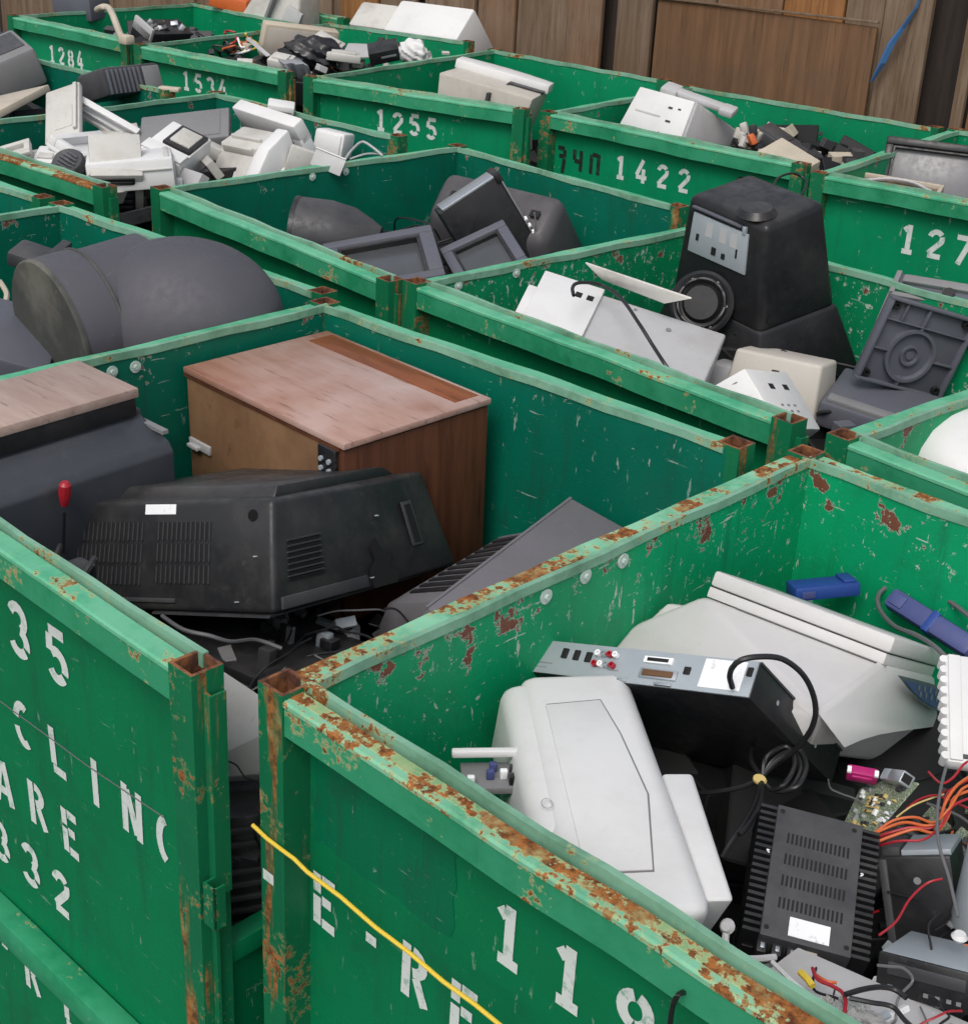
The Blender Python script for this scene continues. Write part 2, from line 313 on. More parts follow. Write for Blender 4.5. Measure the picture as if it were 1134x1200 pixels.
def tag(o, label=None, cat=None, group=None, kind=None):
    if label: o['label'] = label
    if cat: o['category'] = cat
    if group: o['group'] = group
    if kind: o['kind'] = kind
    return o
def thing(name, label, cat, mat=None, group=None):
    o = bpy.data.objects.new(name, None); COL.objects.link(o); o.empty_display_size = .1
    if mat is not None: o.matrix_world = mat if isinstance(mat, Matrix) else Matrix.Translation(mat)
    return tag(o, label, cat, group)
POSE = {
 'tv_cabinet': [[-2.424, 2.204, 1.2148], [0.9979, 0.0651, -0.0062, -0.0652, 0.9978, -0.015, 0.0052, 0.0154, 0.9999], [0.6073, 0.4315, 0.441]],
 'black_shell': [[-2.2787, 1.8426, 1.2081], [0.9283, -0.2164, -0.3023, 0.2747, 0.9472, 0.1655, 0.2505, -0.2367, 0.9387], [0.5445, 0.5616, 0.2182]],
 'wood_top_tv': [[-2.6417, 1.5129, 1.4771], [0.027, -0.9996, -0.0121, 0.9993, 0.0273, -0.0263, 0.0267, -0.0114, 0.9996], [0.4327, 0.2335, 0.047]],
 'grey_case': [[-1.752, 2.1515, 1.1238], [0.9817, -0.1592, 0.1042, 0.1655, 0.9847, -0.0552, -0.0938, 0.0715, 0.993], [0.1628, 0.5567, 0.24]],
 'gap_panel': [[-1.849, 1.4335, 1.1785], [0.8704, 0.4696, 0.1481, 0.3362, -0.3471, -0.8755, -0.3598, 0.8118, -0.46], [0.2259, 0.2298, 0.03]],
 'gap_box': [[-1.7127, 1.3648, 0.9472], [0.5853, -0.7869, -0.1955, 0.8066, 0.5897, 0.0413, 0.0827, -0.1819, 0.9798], [0.1131, 0.25, 0.25]],
 'white_tower': [[-1.0687, 1.5139, 1.3307], [0.6759, -0.7346, -0.0593, 0.7363, 0.6766, 0.0092, 0.0333, -0.0499, 0.9982], [0.1974, 0.662, 0.0583]],
 'receiver': [[-1.2001, 1.9015, 1.2455], [0.954, 0.1762, -0.2426, 0.0665, 0.6644, 0.7444, 0.2923, -0.7263, 0.6221], [0.4695, 0.3294, 0.0656]],
 'printer_slab': [[-1.1227, 2.2488, 1.3163], [0.9988, -0.0369, -0.0322, 0.0478, 0.88, 0.4726, 0.0109, -0.4736, 0.8807], [0.3617, 0.2792, 0.0517]],
 'blue_box': [[-1.2622, 2.4897, 1.2502], [0.6046, -0.7777, -0.1721, 0.7941, 0.6052, 0.0552, 0.0612, -0.17, 0.9835], [0.1401, 0.0598, 0.0299]],
 'handset': [[-1.0323, 2.5102, 1.2562], [0.9783, 0.1954, -0.0684, -0.1858, 0.6834, -0.706, -0.0912, 0.7034, 0.7049], [0.2068, 0.044, 0.0343]],
 'ribbed_board': [[-0.7781, 2.1516, 1.3259], [0.8456, -0.4882, 0.2158, 0.5338, 0.7728, -0.3432, 0.0007, 0.4054, 0.9141], [0.103, 0.2208, 0.0273]],
 'amplifier': [[-0.7953, 1.6793, 1.2193], [0.8627, -0.4463, 0.2376, 0.4958, 0.8391, -0.224, -0.0994, 0.3111, 0.9452], [0.1795, 0.2299, 0.06]],
 'black_psu': [[-0.6906, 1.8676, 1.1705], [0.8767, -0.2263, -0.4244, 0.3406, 0.9151, 0.2156, 0.3396, -0.3336, 0.8794], [0.1061, 0.1159, 0.1302]],
 'cd_drive': [[-0.581, 1.689, 1.1927], [0.9643, -0.118, -0.2369, 0.2003, 0.9105, 0.3617, 0.173, -0.3963, 0.9017], [0.1307, 0.1638, 0.0542]],
 'pcb': [[-0.8301, 1.9544, 1.211], [0.7368, -0.0294, -0.6755, -0.437, 0.7417, -0.5089, 0.516, 0.6701, 0.5336], [0.1546, 0.0974, 0.006]],
 'crt_tall': [[-2.3183, 3.7863, 1.5037], [0.9836, 0.1775, 0.0326, -0.1691, 0.9696, -0.1771, -0.063, 0.1687, 0.9836], [0.3517, 0.2785, 0.3494]],
 'white_monitor_d': [[-2.4226, 3.2499, 1.2022], [0.8921, -0.2376, -0.3843, 0.4154, 0.0966, 0.9045, -0.1777, -0.9666, 0.1849], [0.56, 0.3296, 0.3074]],
 'white_flap': [[-2.4653, 3.4074, 1.4365], [0.8242, 0.5652, 0.0354, 0.5159, -0.7236, -0.4585, -0.2336, 0.3962, -0.888], [0.2584, 0.2403, 0.012]],
 'beige_box_d': [[-2.0729, 3.6295, 1.2156], [0.979, -0.1951, -0.0596, 0.202, 0.9675, 0.1519, 0.028, -0.1607, 0.9866], [0.2592, 0.1442, 0.1298]],
 'white_vent_box': [[-1.8323, 3.1501, 1.2952], [0.7757, -0.0501, 0.6291, -0.1404, 0.9582, 0.2494, -0.6153, -0.2818, 0.7362], [0.1821, 0.2487, 0.1195]],
 'stand_plate': [[-1.793, 3.8563, 1.3259], [0.5143, 0.1804, 0.8384, 0.8112, 0.215, -0.5439, -0.2783, 0.9598, -0.0358], [0.2994, 0.2519, 0.03]],
 'grey_back_d': [[-1.8309, 3.9757, 1.3229], [0.9838, -0.1561, 0.0877, 0.1761, 0.7558, -0.6307, 0.0321, 0.6359, 0.7711], [0.2756, 0.3848, 0.0591]],
 'stand_foot': [[-1.785, 3.7601, 1.1525], [0.9553, -0.2547, 0.1501, 0.2697, 0.9588, -0.0893, -0.1211, 0.1258, 0.9846], [0.3009, 0.2319, 0.08]],
 'crt_back_c': [[-3.5865, 4.0865, 1.2844], [0.9654, -0.159, 0.2066, 0.2535, 0.7571, -0.6021, -0.0607, 0.6337, 0.7712], [0.5117, 0.1817, 0.2727]],
 'band_tv': [[-3.5023, 3.9073, 1.3076], [0.4484, -0.3631, 0.8168, 0.7098, -0.4108, -0.5722, 0.5433, 0.8363, 0.0735], [0.2468, 0.3093, 0.1122]],
 'tv_frame_left': [[-3.4231, 3.3209, 1.2795], [0.6275, -0.7786, 0.0057, 0.7542, 0.606, -0.2529, 0.1935, 0.163, 0.9675], [0.3717, 0.3837, 0.08]],
 'tv_frame_right': [[-3.2018, 3.5725, 1.3116], [0.5165, -0.8559, 0.0273, 0.7457, 0.4338, -0.5057, 0.421, 0.2816, 0.8623], [0.2366, 0.2626, 0.06]],
 'g_tall': [[-5.1357, 3.2441, 1.5121], [0.7083, -0.6913, 0.1429, 0.6096, 0.497, -0.6176, 0.3559, 0.5246, 0.7734], [0.1478, 0.2938, 0.03]],
 'g_rails': [[-5.095, 3.4154, 1.4747], [0.771, 0.577, 0.2695, 0.4795, -0.2475, -0.8419, -0.419, 0.7783, -0.4675], [0.2482, 0.085, 0.03]],
 'g_tray': [[-4.9189, 3.2095, 1.4255], [-0.3646, -0.8777, 0.311, 0.9251, -0.3032, 0.2287, -0.1065, 0.3711, 0.9225], [0.3156, 0.1593, 0.05]],
 'g_bits': [[-4.981, 2.9337, 1.4339], [0.5764, -0.8124, 0.0883, 0.7616, 0.4949, -0.4184, 0.2963, 0.3084, 0.904], [0.1121, 0.0989, 0.03]],
 'g_bits2': [[-4.9242, 3.0304, 1.409], [0.7837, -0.5815, 0.2184, 0.6212, 0.7334, -0.2762, 0.0004, 0.3522, 0.9359], [0.0939, 0.1164, 0.04]],
 'g_box': [[-4.5606, 3.1402, 1.4175], [0.5664, -0.8205, -0.0773, 0.8202, 0.5704, -0.0438, 0.08, -0.0386, 0.996], [0.3039, 0.2214, 0.1085]],
 'g_gapmon': [[-4.603, 3.1026, 1.3893], [0.547, -0.6754, 0.4946, 0.8371, 0.4421, -0.3221, -0.0011, 0.5903, 0.8072], [0.1708, 0.2, 0.2208]],
 'g_greypanel': [[-4.8787, 3.6286, 1.4461], [0.6657, -0.7266, 0.1697, 0.7318, 0.5913, -0.3388, 0.1458, 0.3498, 0.9254], [0.3529, 0.2151, 0.06]],
 'g_frame': [[-4.6092, 3.3779, 1.461], [0.873, -0.2901, 0.3921, 0.375, 0.9133, -0.1591, -0.3119, 0.2859, 0.9061], [0.1711, 0.2207, 0.07]],
 'g_printer': [[-4.503, 3.6565, 1.404], [0.9971, -0.0754, 0.0076, 0.0718, 0.9084, -0.4118, 0.0241, 0.4112, 0.9112], [0.265, 0.2273, 0.1364]],
 'g_cover': [[-4.5875, 3.8226, 1.5144], [0.9987, 0.0505, 0.0068, -0.0381, 0.8294, -0.5574, -0.0338, 0.5564, 0.8302], [0.3922, 0.0554, 0.0961]],
 'g_box2': [[-4.5195, 4.0888, 1.414], [0.9048, 0.032, 0.4247, 0.4111, 0.1954, -0.8904, -0.1115, 0.9802, 0.1636], [0.1306, 0.1001, 0.12]],
 'g_small': [[-4.9489, 4.1776, 1.4838], [0.6641, -0.7061, 0.2455, 0.7368, 0.6738, -0.0551, -0.1265, 0.2175, 0.9678], [0.1137, 0.0782, 0.0353]],
 'g_sheet': [[-4.1545, 3.7316, 1.449], [0.9268, 0.0566, 0.3713, 0.3082, 0.4505, -0.8379, -0.2147, 0.891, 0.4001], [0.13, 0.0682, 0.004]],
 'i_crt': [[-6.7116, 3.9486, 1.4328], [0.2929, -0.9561, -0.004, 0.8888, 0.2739, -0.3674, 0.3523, 0.1041, 0.9301], [0.2377, 0.3728, 0.1849]],
 'i_base': [[-5.9915, 3.4126, 1.3853], [0.8681, -0.4576, -0.1925, 0.4134, 0.881, -0.2301, 0.2749, 0.1202, 0.9539], [0.3835, 0.4266, 0.03]],
 'i_crt2': [[-5.9178, 4.0445, 1.4523], [-0.0964, -0.3289, 0.9394, 0.9953, -0.0198, 0.0952, -0.0127, 0.9442, 0.3292], [0.3349, 0.1282, 0.1964]],
 'o_box': [[-7.6987, 5.5763, 1.3439], [-0.0375, -0.9227, 0.3837, 0.9978, -0.0138, 0.0641, -0.0539, 0.3853, 0.9212], [0.3323, 0.1715, 0.12]],
 'n_board': [[-6.4867, 5.6023, 1.4595], [0.3395, -0.8993, 0.2756, 0.9328, 0.3596, 0.0243, -0.121, 0.2488, 0.961], [0.4313, 0.0686, 0.1834]],
 'n_dark': [[-5.725, 5.5203, 1.5126], [0.6736, -0.7306, 0.1111, 0.703, 0.5871, -0.4014, 0.228, 0.3485, 0.9091], [0.1561, 0.1164, 0.0683]],
 'n_greyboard': [[-5.768, 5.4901, 1.5397], [0.8454, -0.5275, -0.0842, 0.4594, 0.7984, -0.3893, 0.2726, 0.2905, 0.9172], [0.3009, 0.1429, 0.01]],
 'back_box': [[-6.5114, 6.7387, 1.3995], [0.9907, -0.1049, 0.087, 0.1361, 0.7306, -0.6691, 0.0066, 0.6747, 0.738], [0.5507, 0.244, 0.3343]],
 'back_crt': [[-7.1989, 6.2126, 1.2769], [0.1531, 0.6287, -0.7625, -0.3385, 0.7582, 0.5572, 0.9284, 0.1728, 0.3289], [0.5, 0.3362, 0.398]],
 'j_monitor': [[-5.1623, 5.7485, 1.3084], [0.8725, -0.4628, 0.1568, 0.4538, 0.8864, 0.0916, -0.1814, -0.0088, 0.9834], [0.5025, 0.3577, 0.3]],
 'j_gapbox': [[-4.5936, 5.2871, 1.3201], [0.1499, -0.951, -0.2705, 0.9778, 0.102, 0.1833, -0.1467, -0.2919, 0.9451], [0.0996, 0.12, 0.1762]],
 'k_monitor': [[-4.0387, 5.8415, 1.3842], [0.99, 0.1109, 0.0876, -0.1376, 0.897, 0.42, -0.032, -0.4279, 0.9033], [0.3514, 0.3564, 0.1577]],
 'k_handset': [[-3.9456, 5.8027, 1.5151], [0.9434, -0.2251, 0.2434, 0.2675, 0.9506, -0.1574, -0.1959, 0.2136, 0.9571], [0.3477, 0.0608, 0.03]],
 'k_dark': [[-3.6144, 6.003, 1.3304], [0.911, -0.0988, 0.4004, 0.1146, 0.9933, -0.0156, -0.3962, 0.0601, 0.9162], [0.2386, 0.1494, 0.1]],
 'k_beige': [[-3.2719, 5.5033, 1.3624], [0.9575, 0.1506, 0.2461, -0.0633, 0.9419, -0.3298, -0.2815, 0.3002, 0.9114], [0.2179, 0.1674, 0.12]],
 'm_tv': [[-2.7509, 5.8414, 1.3863], [0.8998, -0.1789, 0.398, 0.4359, 0.4103, -0.801, -0.02, 0.8942, 0.4472], [0.46, 0.25, 0.1]],
 'm_tray': [[-2.753, 5.4569, 1.3865], [0.9481, -0.3125, 0.0589, 0.3166, 0.9452, -0.0802, -0.0306, 0.0946, 0.995], [0.3737, 0.1875, 0.0312]],
}
def pose(key):
    t, r, d = POSE[key]
    m = Matrix((r[0:3], r[3:6], r[6:9])).to_4x4(); m.translation = t
    return m, Vector(d)
def posed(key, name, label, cat, group=None):
    m, d = pose(key); return thing(name, label, cat, m, group), d
def FR(d): return lambda x, y, z: Vector(((x - .5) * d[0], (y - .5) * d[1], (z - .5) * d[2]))
def quad(p00, p10, p11, p01):
    n = (p10 - p00).cross(p01 - p00).normalized()
    return lambda u, v, o=0.0: (p00 * (1 - u) * (1 - v) + p10 * u * (1 - v) + p11 * u * v + p01 * (1 - u) * v) + n * o
def patch(mb, q, u0, v0, u1, v1, o0, o1, bev=0.0):
    return mb.hexa([q(u, v, o) for o in (o0, o1) for v in (v0, v1) for u in (u0, u1)], bev)
def disc(mb, q, u, v, r, o=.0006, n=14):
    c = q(u, v, o); x = (q(u + .01, v, o) - c).normalized(); nn = (q(u, v, o + .01) - c).normalized(); y = nn.cross(x)
    return mb.poly([c + r * (math.cos(6.2832 * j / n) * x + math.sin(6.2832 * j / n) * y) for j in range(n)])
def slots(name, q, u0, v0, u1, v1, nu, nv, parent, fill=.5, fillv=.75, o=.0005, mat='hole', depth=.003):
    mb = MB()
    for i in range(nu):
        for j in range(nv):
            a_ = u0 + (u1 - u0) * (i + .5 - fill / 2) / nu; b_ = u0 + (u1 - u0) * (i + .5 + fill / 2) / nu
            c_ = v0 + (v1 - v0) * (j + .5 - fillv / 2) / nv; e_ = v0 + (v1 - v0) * (j + .5 + fillv / 2) / nv
            patch(mb, q, a_, c_, b_, e_, -depth, o)
    return tag(mb.build(name, mat, parent, smooth=0), kind='stuff')
# ------------------------------------------------------------------ ground and fence
mb = MB(); mb.poly([(-120, -120, GROUND), (120, -120, GROUND), (120, 120, GROUND), (-120, 120, GROUND)])
k = NT('yard_asphalt'); k.bump(k.noise(60, 4, .7), .4, .01)
k.done(k.mix(k.step(k.noise(3, 5, .7), .3, .7), (.035, .034, .033), (.07, .068, .064)), .85)
tag(mb.build('ground', k.m, smooth=0), kind='structure')

FO = Vector((-2.5, 7.25, GROUND)); FY = 2.0
fence = thing('wood_fence', 'tall fence of weathered vertical boards and plywood behind the green bins', 'fence', Matrix.Translation(FO) @ Matrix.Rotation(R(FY), 4, 'Z'))
def zf(z): return z - GROUND
def plank(x0, x1, mat, z0=0.0, z1=3.3, y=0.0, t=.035, name='plank', tilt=0.0):
    mb = MB(); mb.box((0, 0, (z1 - z0) / 2), (x1 - x0 - .008, t, z1 - z0), .004)
    o = mb.build(name, mat, fence, (( x0 + x1) / 2, y + RND.uniform(-.006, .006), z0)); o.rotation_euler = (RND.uniform(-.004, .004), tilt, 0); return o
plank(-9.5, 3.5, 'dark_wood', y=.10, t=.02, name='backing_board')
x = -9.3
while x < -5.25:
    wd = min(RND.uniform(.24, .36), -5.214 - x)
    if wd < .08: break
    plank(x, x + wd, RND.choice(['plank_grey', 'plank_brown', 'plank_grey'])); x += wd
for a_, b_, m_, kw in ((-5.21, -4.875, 'plank_orange', dict(y=-.02)), (-4.87, -4.545, 'plank_grey', {}), (-4.46, -4.04, 'plank_grey', dict(y=-.01)), (-4.035, -3.735, 'plank_brown', {}), (-3.73, -3.345, 'plank_grey', dict(y=.01)),
                       (-3.34, -3.085, 'plank_brown', {}), (-2.955, -2.705, 'plank_grey', dict(y=-.015, tilt=-.008)),
                       (-2.70, -2.35, 'plank_grey', dict(y=.05)), (-2.345, -1.935, 'plank_brown', dict(y=.05)), (-1.93, -1.57, 'plank_orange', dict(y=.05)), (-1.565, -1.345, 'plank_grey', dict(y=.05)),
                       (-1.335, -1.185, 'plank_grey', dict(y=.0)), (-1.18, -1.06, 'plank_grey', dict(y=-.02)), (-.875, -.81, 'plank_grey', dict(y=-.03)), (-.805, -.45, 'plank_brown', {}), (-.44, -.1, 'plank_grey', {}), (-.09, .25, 'plank_brown', {}), (.26, .6, 'plank_grey', {}), (.61, .95, 'plank_brown', {}),
                       (.96, 1.3, 'plank_grey', {}), (1.31, 1.65, 'plank_grey', {}), (1.66, 2.0, 'plank_brown', {}), (2.01, 2.4, 'plank_grey', {})):
    plank(a_, b_, m_, **kw)
plank(-2.70, -1.344, 'ply', z1=zf(1.76), y=-.03, t=.02, name='plywood_sheet')
mb = MB(); mb.box((0, 0, 0), (1.37, .022, .012), .003)
o = mb.build('edge_strip', 'plank_grey', fence, (-2.025, -.034, zf(1.775))); o.rotation_euler = (0, R(-1.0), 0)
# blue strap tied on the fence
d_ = Vector((math.cos(R(FY)), math.sin(R(FY)), 0)); n_ = Vector((-d_.y, d_.x, 0))
def onf(s, z, off=-.06): return Vector((FO.x, FO.y, 0)) + d_ * s + n_ * off + Vector((0, 0, z))
mb = MB()
pts = [onf(-1.125, 1.96), onf(-1.14, 1.88, -.07), onf(-1.19, 1.78, -.075), onf(-1.235, 1.70, -.08), onf(-1.27, 1.6, -.075), onf(-1.315, 1.50, -.07)]
wd = [.008, .010, .016, .022, .02, .008]
for i in range(5):
    for j, (sa, sb) in enumerate(((-1, 0), (0, 1))):
        q = [pts[i] + d_ * wd[i] * sa * .9 + n_ * (-.012 if sa == 0 else .004), pts[i] + d_ * wd[i] * sb * .9 + n_ * (-.012 if sb == 0 else .004), pts[i + 1] + d_ * wd[i + 1] * sb * .9 + n_ * (-.012 if sb == 0 else .004), pts[i + 1] + d_ * wd[i + 1] * sa * .9 + n_ * (-.012 if sa == 0 else .004)]
        up = Vector((0, 0, .0)); q2 = [p + n_ * .003 for p in q]
        mb.hexa([q[0], q[1], q[3], q[2], q2[0], q2[1], q2[3], q2[2]])
tag(mb.build('strap', 'blue_cloth'), 'blue strap hanging from the top of the fence beside the plywood', 'strap')

# ------------------------------------------------------------------ stencil lettering
def arc(cx, cy, rx, ry, a0, a1, n=9): return [(cx + rx * math.cos(R(a0 + (a1 - a0) * i / n)), cy + ry * math.sin(R(a0 + (a1 - a0) * i / n))) for i in range(n + 1)]
G_ = {
 '1': [[(.31, .13), (.31, 1)], [(.24, .90), (.12, .78)], [(.12, .055), (.5, .055)]],
 '2': [arc(.31, .70, .22, .22, 170, 35), arc(.31, .70, .22, .22, 20, -35, 5) + [(.10, .14)], [(.09, .075), (.55, .075)]],
 '3': [arc(.29, .71, .21, .21, 160, -60), arc(.29, .29, .23, .22, 75, -20), arc(.29, .29, .23, .22, -40, -160)],
 '4': [[(.38, 1), (.06, .32)], [(.04, .25), (.6, .25)], [(.42, .0), (.42, .17)], [(.42, .34), (.42, .62)]],
 '5': [[(.12, .925), (.54, .925)], [(.13, .84), (.11, .54)], arc(.30, .33, .22, .25, 130, -20), arc(.30, .33, .22, .25, -40, -150)],
 '7': [[(.06, .925), (.57, .925)], [(.52, .83), (.22, .0)]],
 '8': [arc(.31, .73, .19, .19, 80, -80), arc(.31, .73, .19, .19, 100, 260), arc(.31, .28, .22, .21, 80, -80), arc(.31, .28, .22, .21, 100, 260)],
 '9': [arc(.31, .68, .21, .24, 80, -80), arc(.31, .68, .21, .24, 100, 260), [(.52, .62), (.46, .25), (.22, .07)]],
 '0': [arc(.31, .5, .22, .42, 80, -80), arc(.31, .5, .22, .42, 100, 260)],
 'E': [[(.12, 0), (.12, .55)], [(.12, .63), (.12, 1)], [(.24, .925), (.55, .925)], [(.24, .52), (.46, .52)], [(.24, .075), (.55, .075)]],
 'R': [[(.12, 0), (.12, 1)], arc(.26, .72, .22, .2, 90, -90), [(.34, .44), (.54, 0)]],
 'C': [arc(.34, .5, .25, .43, 60, 165), arc(.34, .5, .25, .43, 195, 300)],
 'L': [[(.14, .18), (.14, 1)], [(.1, .075), (.52, .075)]],
 'I': [[(.31, 0), (.31, 1)]],
 'N': [[(.1, 0), (.1, 1)], [(.18, .92), (.46, .08)], [(.54, 0), (.54, 1)]],
 'G': [arc(.36, .5, .26, .43, 105, 255)],
 'A': [[(.26, 1), (.06, 0)], [(.36, 1), (.56, 0)], [(.2, .3), (.42, .3)]],
 '-': [[(.1, .5), (.34, .5)]],
 'b3': [[(.08, .93), (.5, .93)], [(.5, .86), (.5, .5)], [(.16, .54), (.42, .54)], [(.5, .44), (.42, -.28)]],
 'b4': [[(.08, 1), (.08, .5)], [(.1, .46), (.5, .46)], [(.5, 1), (.5, 0)]],
 'b0': [[(.08, 0), (.08, .93)], [(.14, .93), (.46, .93)], [(.52, 1), (.52, 0)]],
}
def lettering(parent, items, f, mat='stencil', wd=.185, name='stencil_character'):
    # items: (char, u, z of baseline, height)
    for ch, u, z, h in items:
        mb = MB(); jt = RND.uniform(-.004, .004)
        for st in G_[ch]:
            st = [Vector(p) for p in st]; q = [st[0]]
            for a_, b_ in zip(st, st[1:]):
                n_ = max(1, int((b_ - a_).length / .2)); q += [a_.lerp(b_, (i + 1) / n_) for i in range(n_)]
            mb.ribbon(q, wd, lambda p: f(u + p[0] * h, z + jt + p[1] * h))
        tag(mb.build(name, mat, parent, smooth=0, recalc=False), kind='stuff')
def word(s, u, z, h, pitch): return [(c, u + i * pitch, z, h) for i, c in enumerate(s) if c != ' ']

# ------------------------------------------------------------------ the green bins
QUAD = {"A": {"00": [-1.4852, 1.1982, 1.4646], "10": [-0.2263, 1.1577, 1.4646], "01": [-1.4416, 2.645, 1.4646], "11": [-0.1649, 2.5758, 1.4646]}, "B": {"00": [-2.8543, 1.1542, 1.4851], "10": [-1.5321, 1.113, 1.4851], "01": [-2.8004, 2.5093, 1.4851], "11": [-1.4852, 2.5266, 1.4851]}, "E": {"00": [-4.1448, 1.2164, 1.4568], "10": [-2.8649, 1.2368, 1.4568], "01": [-4.1657, 2.609, 1.4568], "11": [-2.8886, 2.6315, 1.4568]}, "C": {"00": [-4.2469, 2.9995, 1.4324], "10": [-2.9205, 2.8518, 1.4324], "01": [-4.1543, 4.4339, 1.4324], "11": [-2.9383, 4.3348, 1.4324]}, "D": {"00": [-2.8943, 2.8832, 1.4403], "10": [-1.549, 2.7824, 1.4403], "01": [-2.7729, 4.1313, 1.4403], "11": [-1.4524, 4.0554, 1.4403]}, "F": {"00": [-1.4585, 2.7749, 1.45], "10": [-0.1971, 2.6364, 1.45], "01": [-1.3063, 4.1604, 1.45], "11": [-0.045, 4.0218, 1.45]}, "G": {"00": [-5.4742, 2.8062, 1.4534], "10": [-4.2438, 2.8067, 1.4534], "01": [-5.5145, 4.2835, 1.4534], "11": [-4.3037, 4.2947, 1.4534]}, "J": {"00": [-5.5357, 4.8091, 1.471], "10": [-4.3569, 5.064, 1.471], "01": [-5.716, 6.3452, 1.471], "11": [-4.5115, 6.3735, 1.471]}, "K": {"00": [-4.4049, 5.2319, 1.4432], "10": [-3.0387, 5.25, 1.4432], "01": [-4.4672, 6.466, 1.4432], "11": [-3.1033, 6.5634, 1.4432]}, "M": {"00": [-2.9208, 5.1045, 1.4566], "10": [-1.6615, 5.2186, 1.4566], "01": [-3.0477, 6.5236, 1.4566], "11": [-1.7778, 6.6194, 1.4566]}, "N": {"00": [-6.8708, 4.7874, 1.4505], "10": [-5.7502, 4.8859, 1.4505], "01": [-7.0715, 6.3474, 1.4505], "11": [-6.0522, 6.5611, 1.4505]}, "O": {"00": [-8.3364, 4.9248, 1.4204], "10": [-7.1633, 4.9478, 1.4204], "01": [-8.3788, 6.338, 1.4204], "11": [-7.1329, 6.3178, 1.4204]}}
washer = None
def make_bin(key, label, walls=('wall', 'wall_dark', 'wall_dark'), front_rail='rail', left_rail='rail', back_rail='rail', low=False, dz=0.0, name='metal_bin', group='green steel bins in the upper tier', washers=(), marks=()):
    global washer
    q = {k_: Vector(v) for k_, v in QUAD[key].items()}
    c = sum(q.values(), Vector()) / 4; c.z = q['00'].z - HB + dz
    ex = (q['10'] - q['00']); yaw = math.atan2(ex.y, ex.x)
    mat = Matrix.Translation(c) @ Matrix.Rotation(yaw, 4, 'Z'); inv = mat.inverted()
    t = thing(name, label, 'bin', mat, group)
    L_ = {k_: (inv @ Vector((v.x, v.y, c.z))).to_2d() for k_, v in q.items()}
    PW = .058
    def wall(a_, b_, wmat, rmat, tag_, top=HB, rail=True):
        u = (b_ - a_).normalized(); n = Vector((-u.y, u.x)); ln = (b_ - a_).length
        P = lambda s_, o_, z_: Vector((*(a_ + u * s_ + n * o_), z_))
        def bar(s0, s1, o0, o1, z0, z1, nm, m, bev=.004):
            mb = MB(); mb.hexa([P(s_, o_, z_) for z_ in (z0, z1) for o_ in (o0, o1) for s_ in (s0, s1)], bev); return mb.build(nm, m, t)
        # sheet with a slightly dented surface
        mb = MB(); nu, nz = 36, 14; r_ = random.Random(hash((key, tag_)) % 1000 if False else sum(map(ord, key + tag_)))
        ph = [r_.uniform(0, 6.28) for _ in range(4)]
        def dent(s_, z_): 
            e_ = math.sin(math.pi * s_ / ln) * math.sin(math.pi * min(1, z_ / top))
            return .0042 * e_ * (math.sin(s_ * 5 + ph[0]) + math.sin(z_ * 6 + ph[1]) * math.sin(s_ * 9 + ph[2]))
        for side in (0, 1):
            vs_ = [[mb.b.verts.new(P(PW * .6 + (ln - PW * 1.2) * i / nu, .052 + .005 * side + dent(PW * .6 + (ln - PW * 1.2) * i / nu, .04 + (top - .042) * j / nz), .04 + (top - .042) * j / nz)) for j in range(nz + 1)] for i in range(nu + 1)]
            for i in range(nu):
                for j in range(nz): mb.b.faces.new((vs_[i][j], vs_[i + 1][j], vs_[i + 1][j + 1], vs_[i][j + 1]))
        mb.build(tag_ + '_wall', wmat, t, smooth=60)
        if rail:
            # top rail: box tube with a faded top, sky light put into its mint colour, and a greener face
            def bent(o0, o1, z0, z1, nm, m, e_=0.0):
                mb = MB(); N_ = 18; rg = []
                for i in range(N_ + 1):
                    s_ = PW - e_ + (ln - 2 * PW + 2 * e_) * i / N_; en = math.sin(math.pi * i / N_)
                    wo = en * (.0022 * math.sin(s_ * 6 + ph[0]) + .0012 * math.sin(s_ * 17 + ph[2])); wz = en * (.0030 * math.sin(s_ * 4 + ph[3]) + .0014 * math.sin(s_ * 21 + ph[1]))
                    c_ = .0035; rg.append([mb.b.verts.new(P(s_, o_ + wo, z_ + wz)) for o_, z_ in ((o0, z0), (o0, z1 - c_), (o0 + c_, z1), (o1 - c_, z1), (o1, z1 - c_), (o1, z0))])
                for i in range(N_):
                    for j in range(6): mb.b.faces.new((rg[i][j], rg[i][(j + 1) % 6], rg[i + 1][(j + 1) % 6], rg[i + 1][j]))
                mb.b.faces.new(rg[0]); mb.b.faces.new(rg[-1][::-1]); return mb.build(nm, m, t)
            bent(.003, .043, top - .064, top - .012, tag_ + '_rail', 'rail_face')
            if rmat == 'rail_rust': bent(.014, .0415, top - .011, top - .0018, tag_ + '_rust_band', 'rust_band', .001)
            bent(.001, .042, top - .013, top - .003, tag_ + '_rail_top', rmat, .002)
            # hem: the folded upper edge of the sheet, slightly wavy
            mb = MB(); N_ = 12; ring = []
            for i in range(N_ + 1):
                s_ = PW * .7 + (ln - PW * 1.4) * i / N_; wz = .0025 * math.sin(i * 1.9 + ph[3]); wo = .0012 * math.sin(i * 1.3 + ph[1])
                ring.append([mb.b.verts.new(P(s_, o_ + wo, z_ + wz)) for o_, z_ in ((.0495, top - .02), (.0495, top + .006), (.0605, top + .006), (.0605, top - .012))])
            for i in range(N_):
                for j in range(4): mb.b.faces.new((ring[i][j], ring[i][(j + 1) % 4], ring[i + 1][(j + 1) % 4], ring[i + 1][j]))
            mb.b.faces.new(ring[0]); mb.b.faces.new(ring[-1][::-1])
            mb.build(tag_ + '_hem', 'hem', t)
        bar(PW, ln - PW, .003, .05, .022, .084, tag_ + '_bottom_rail', 'rail_face')
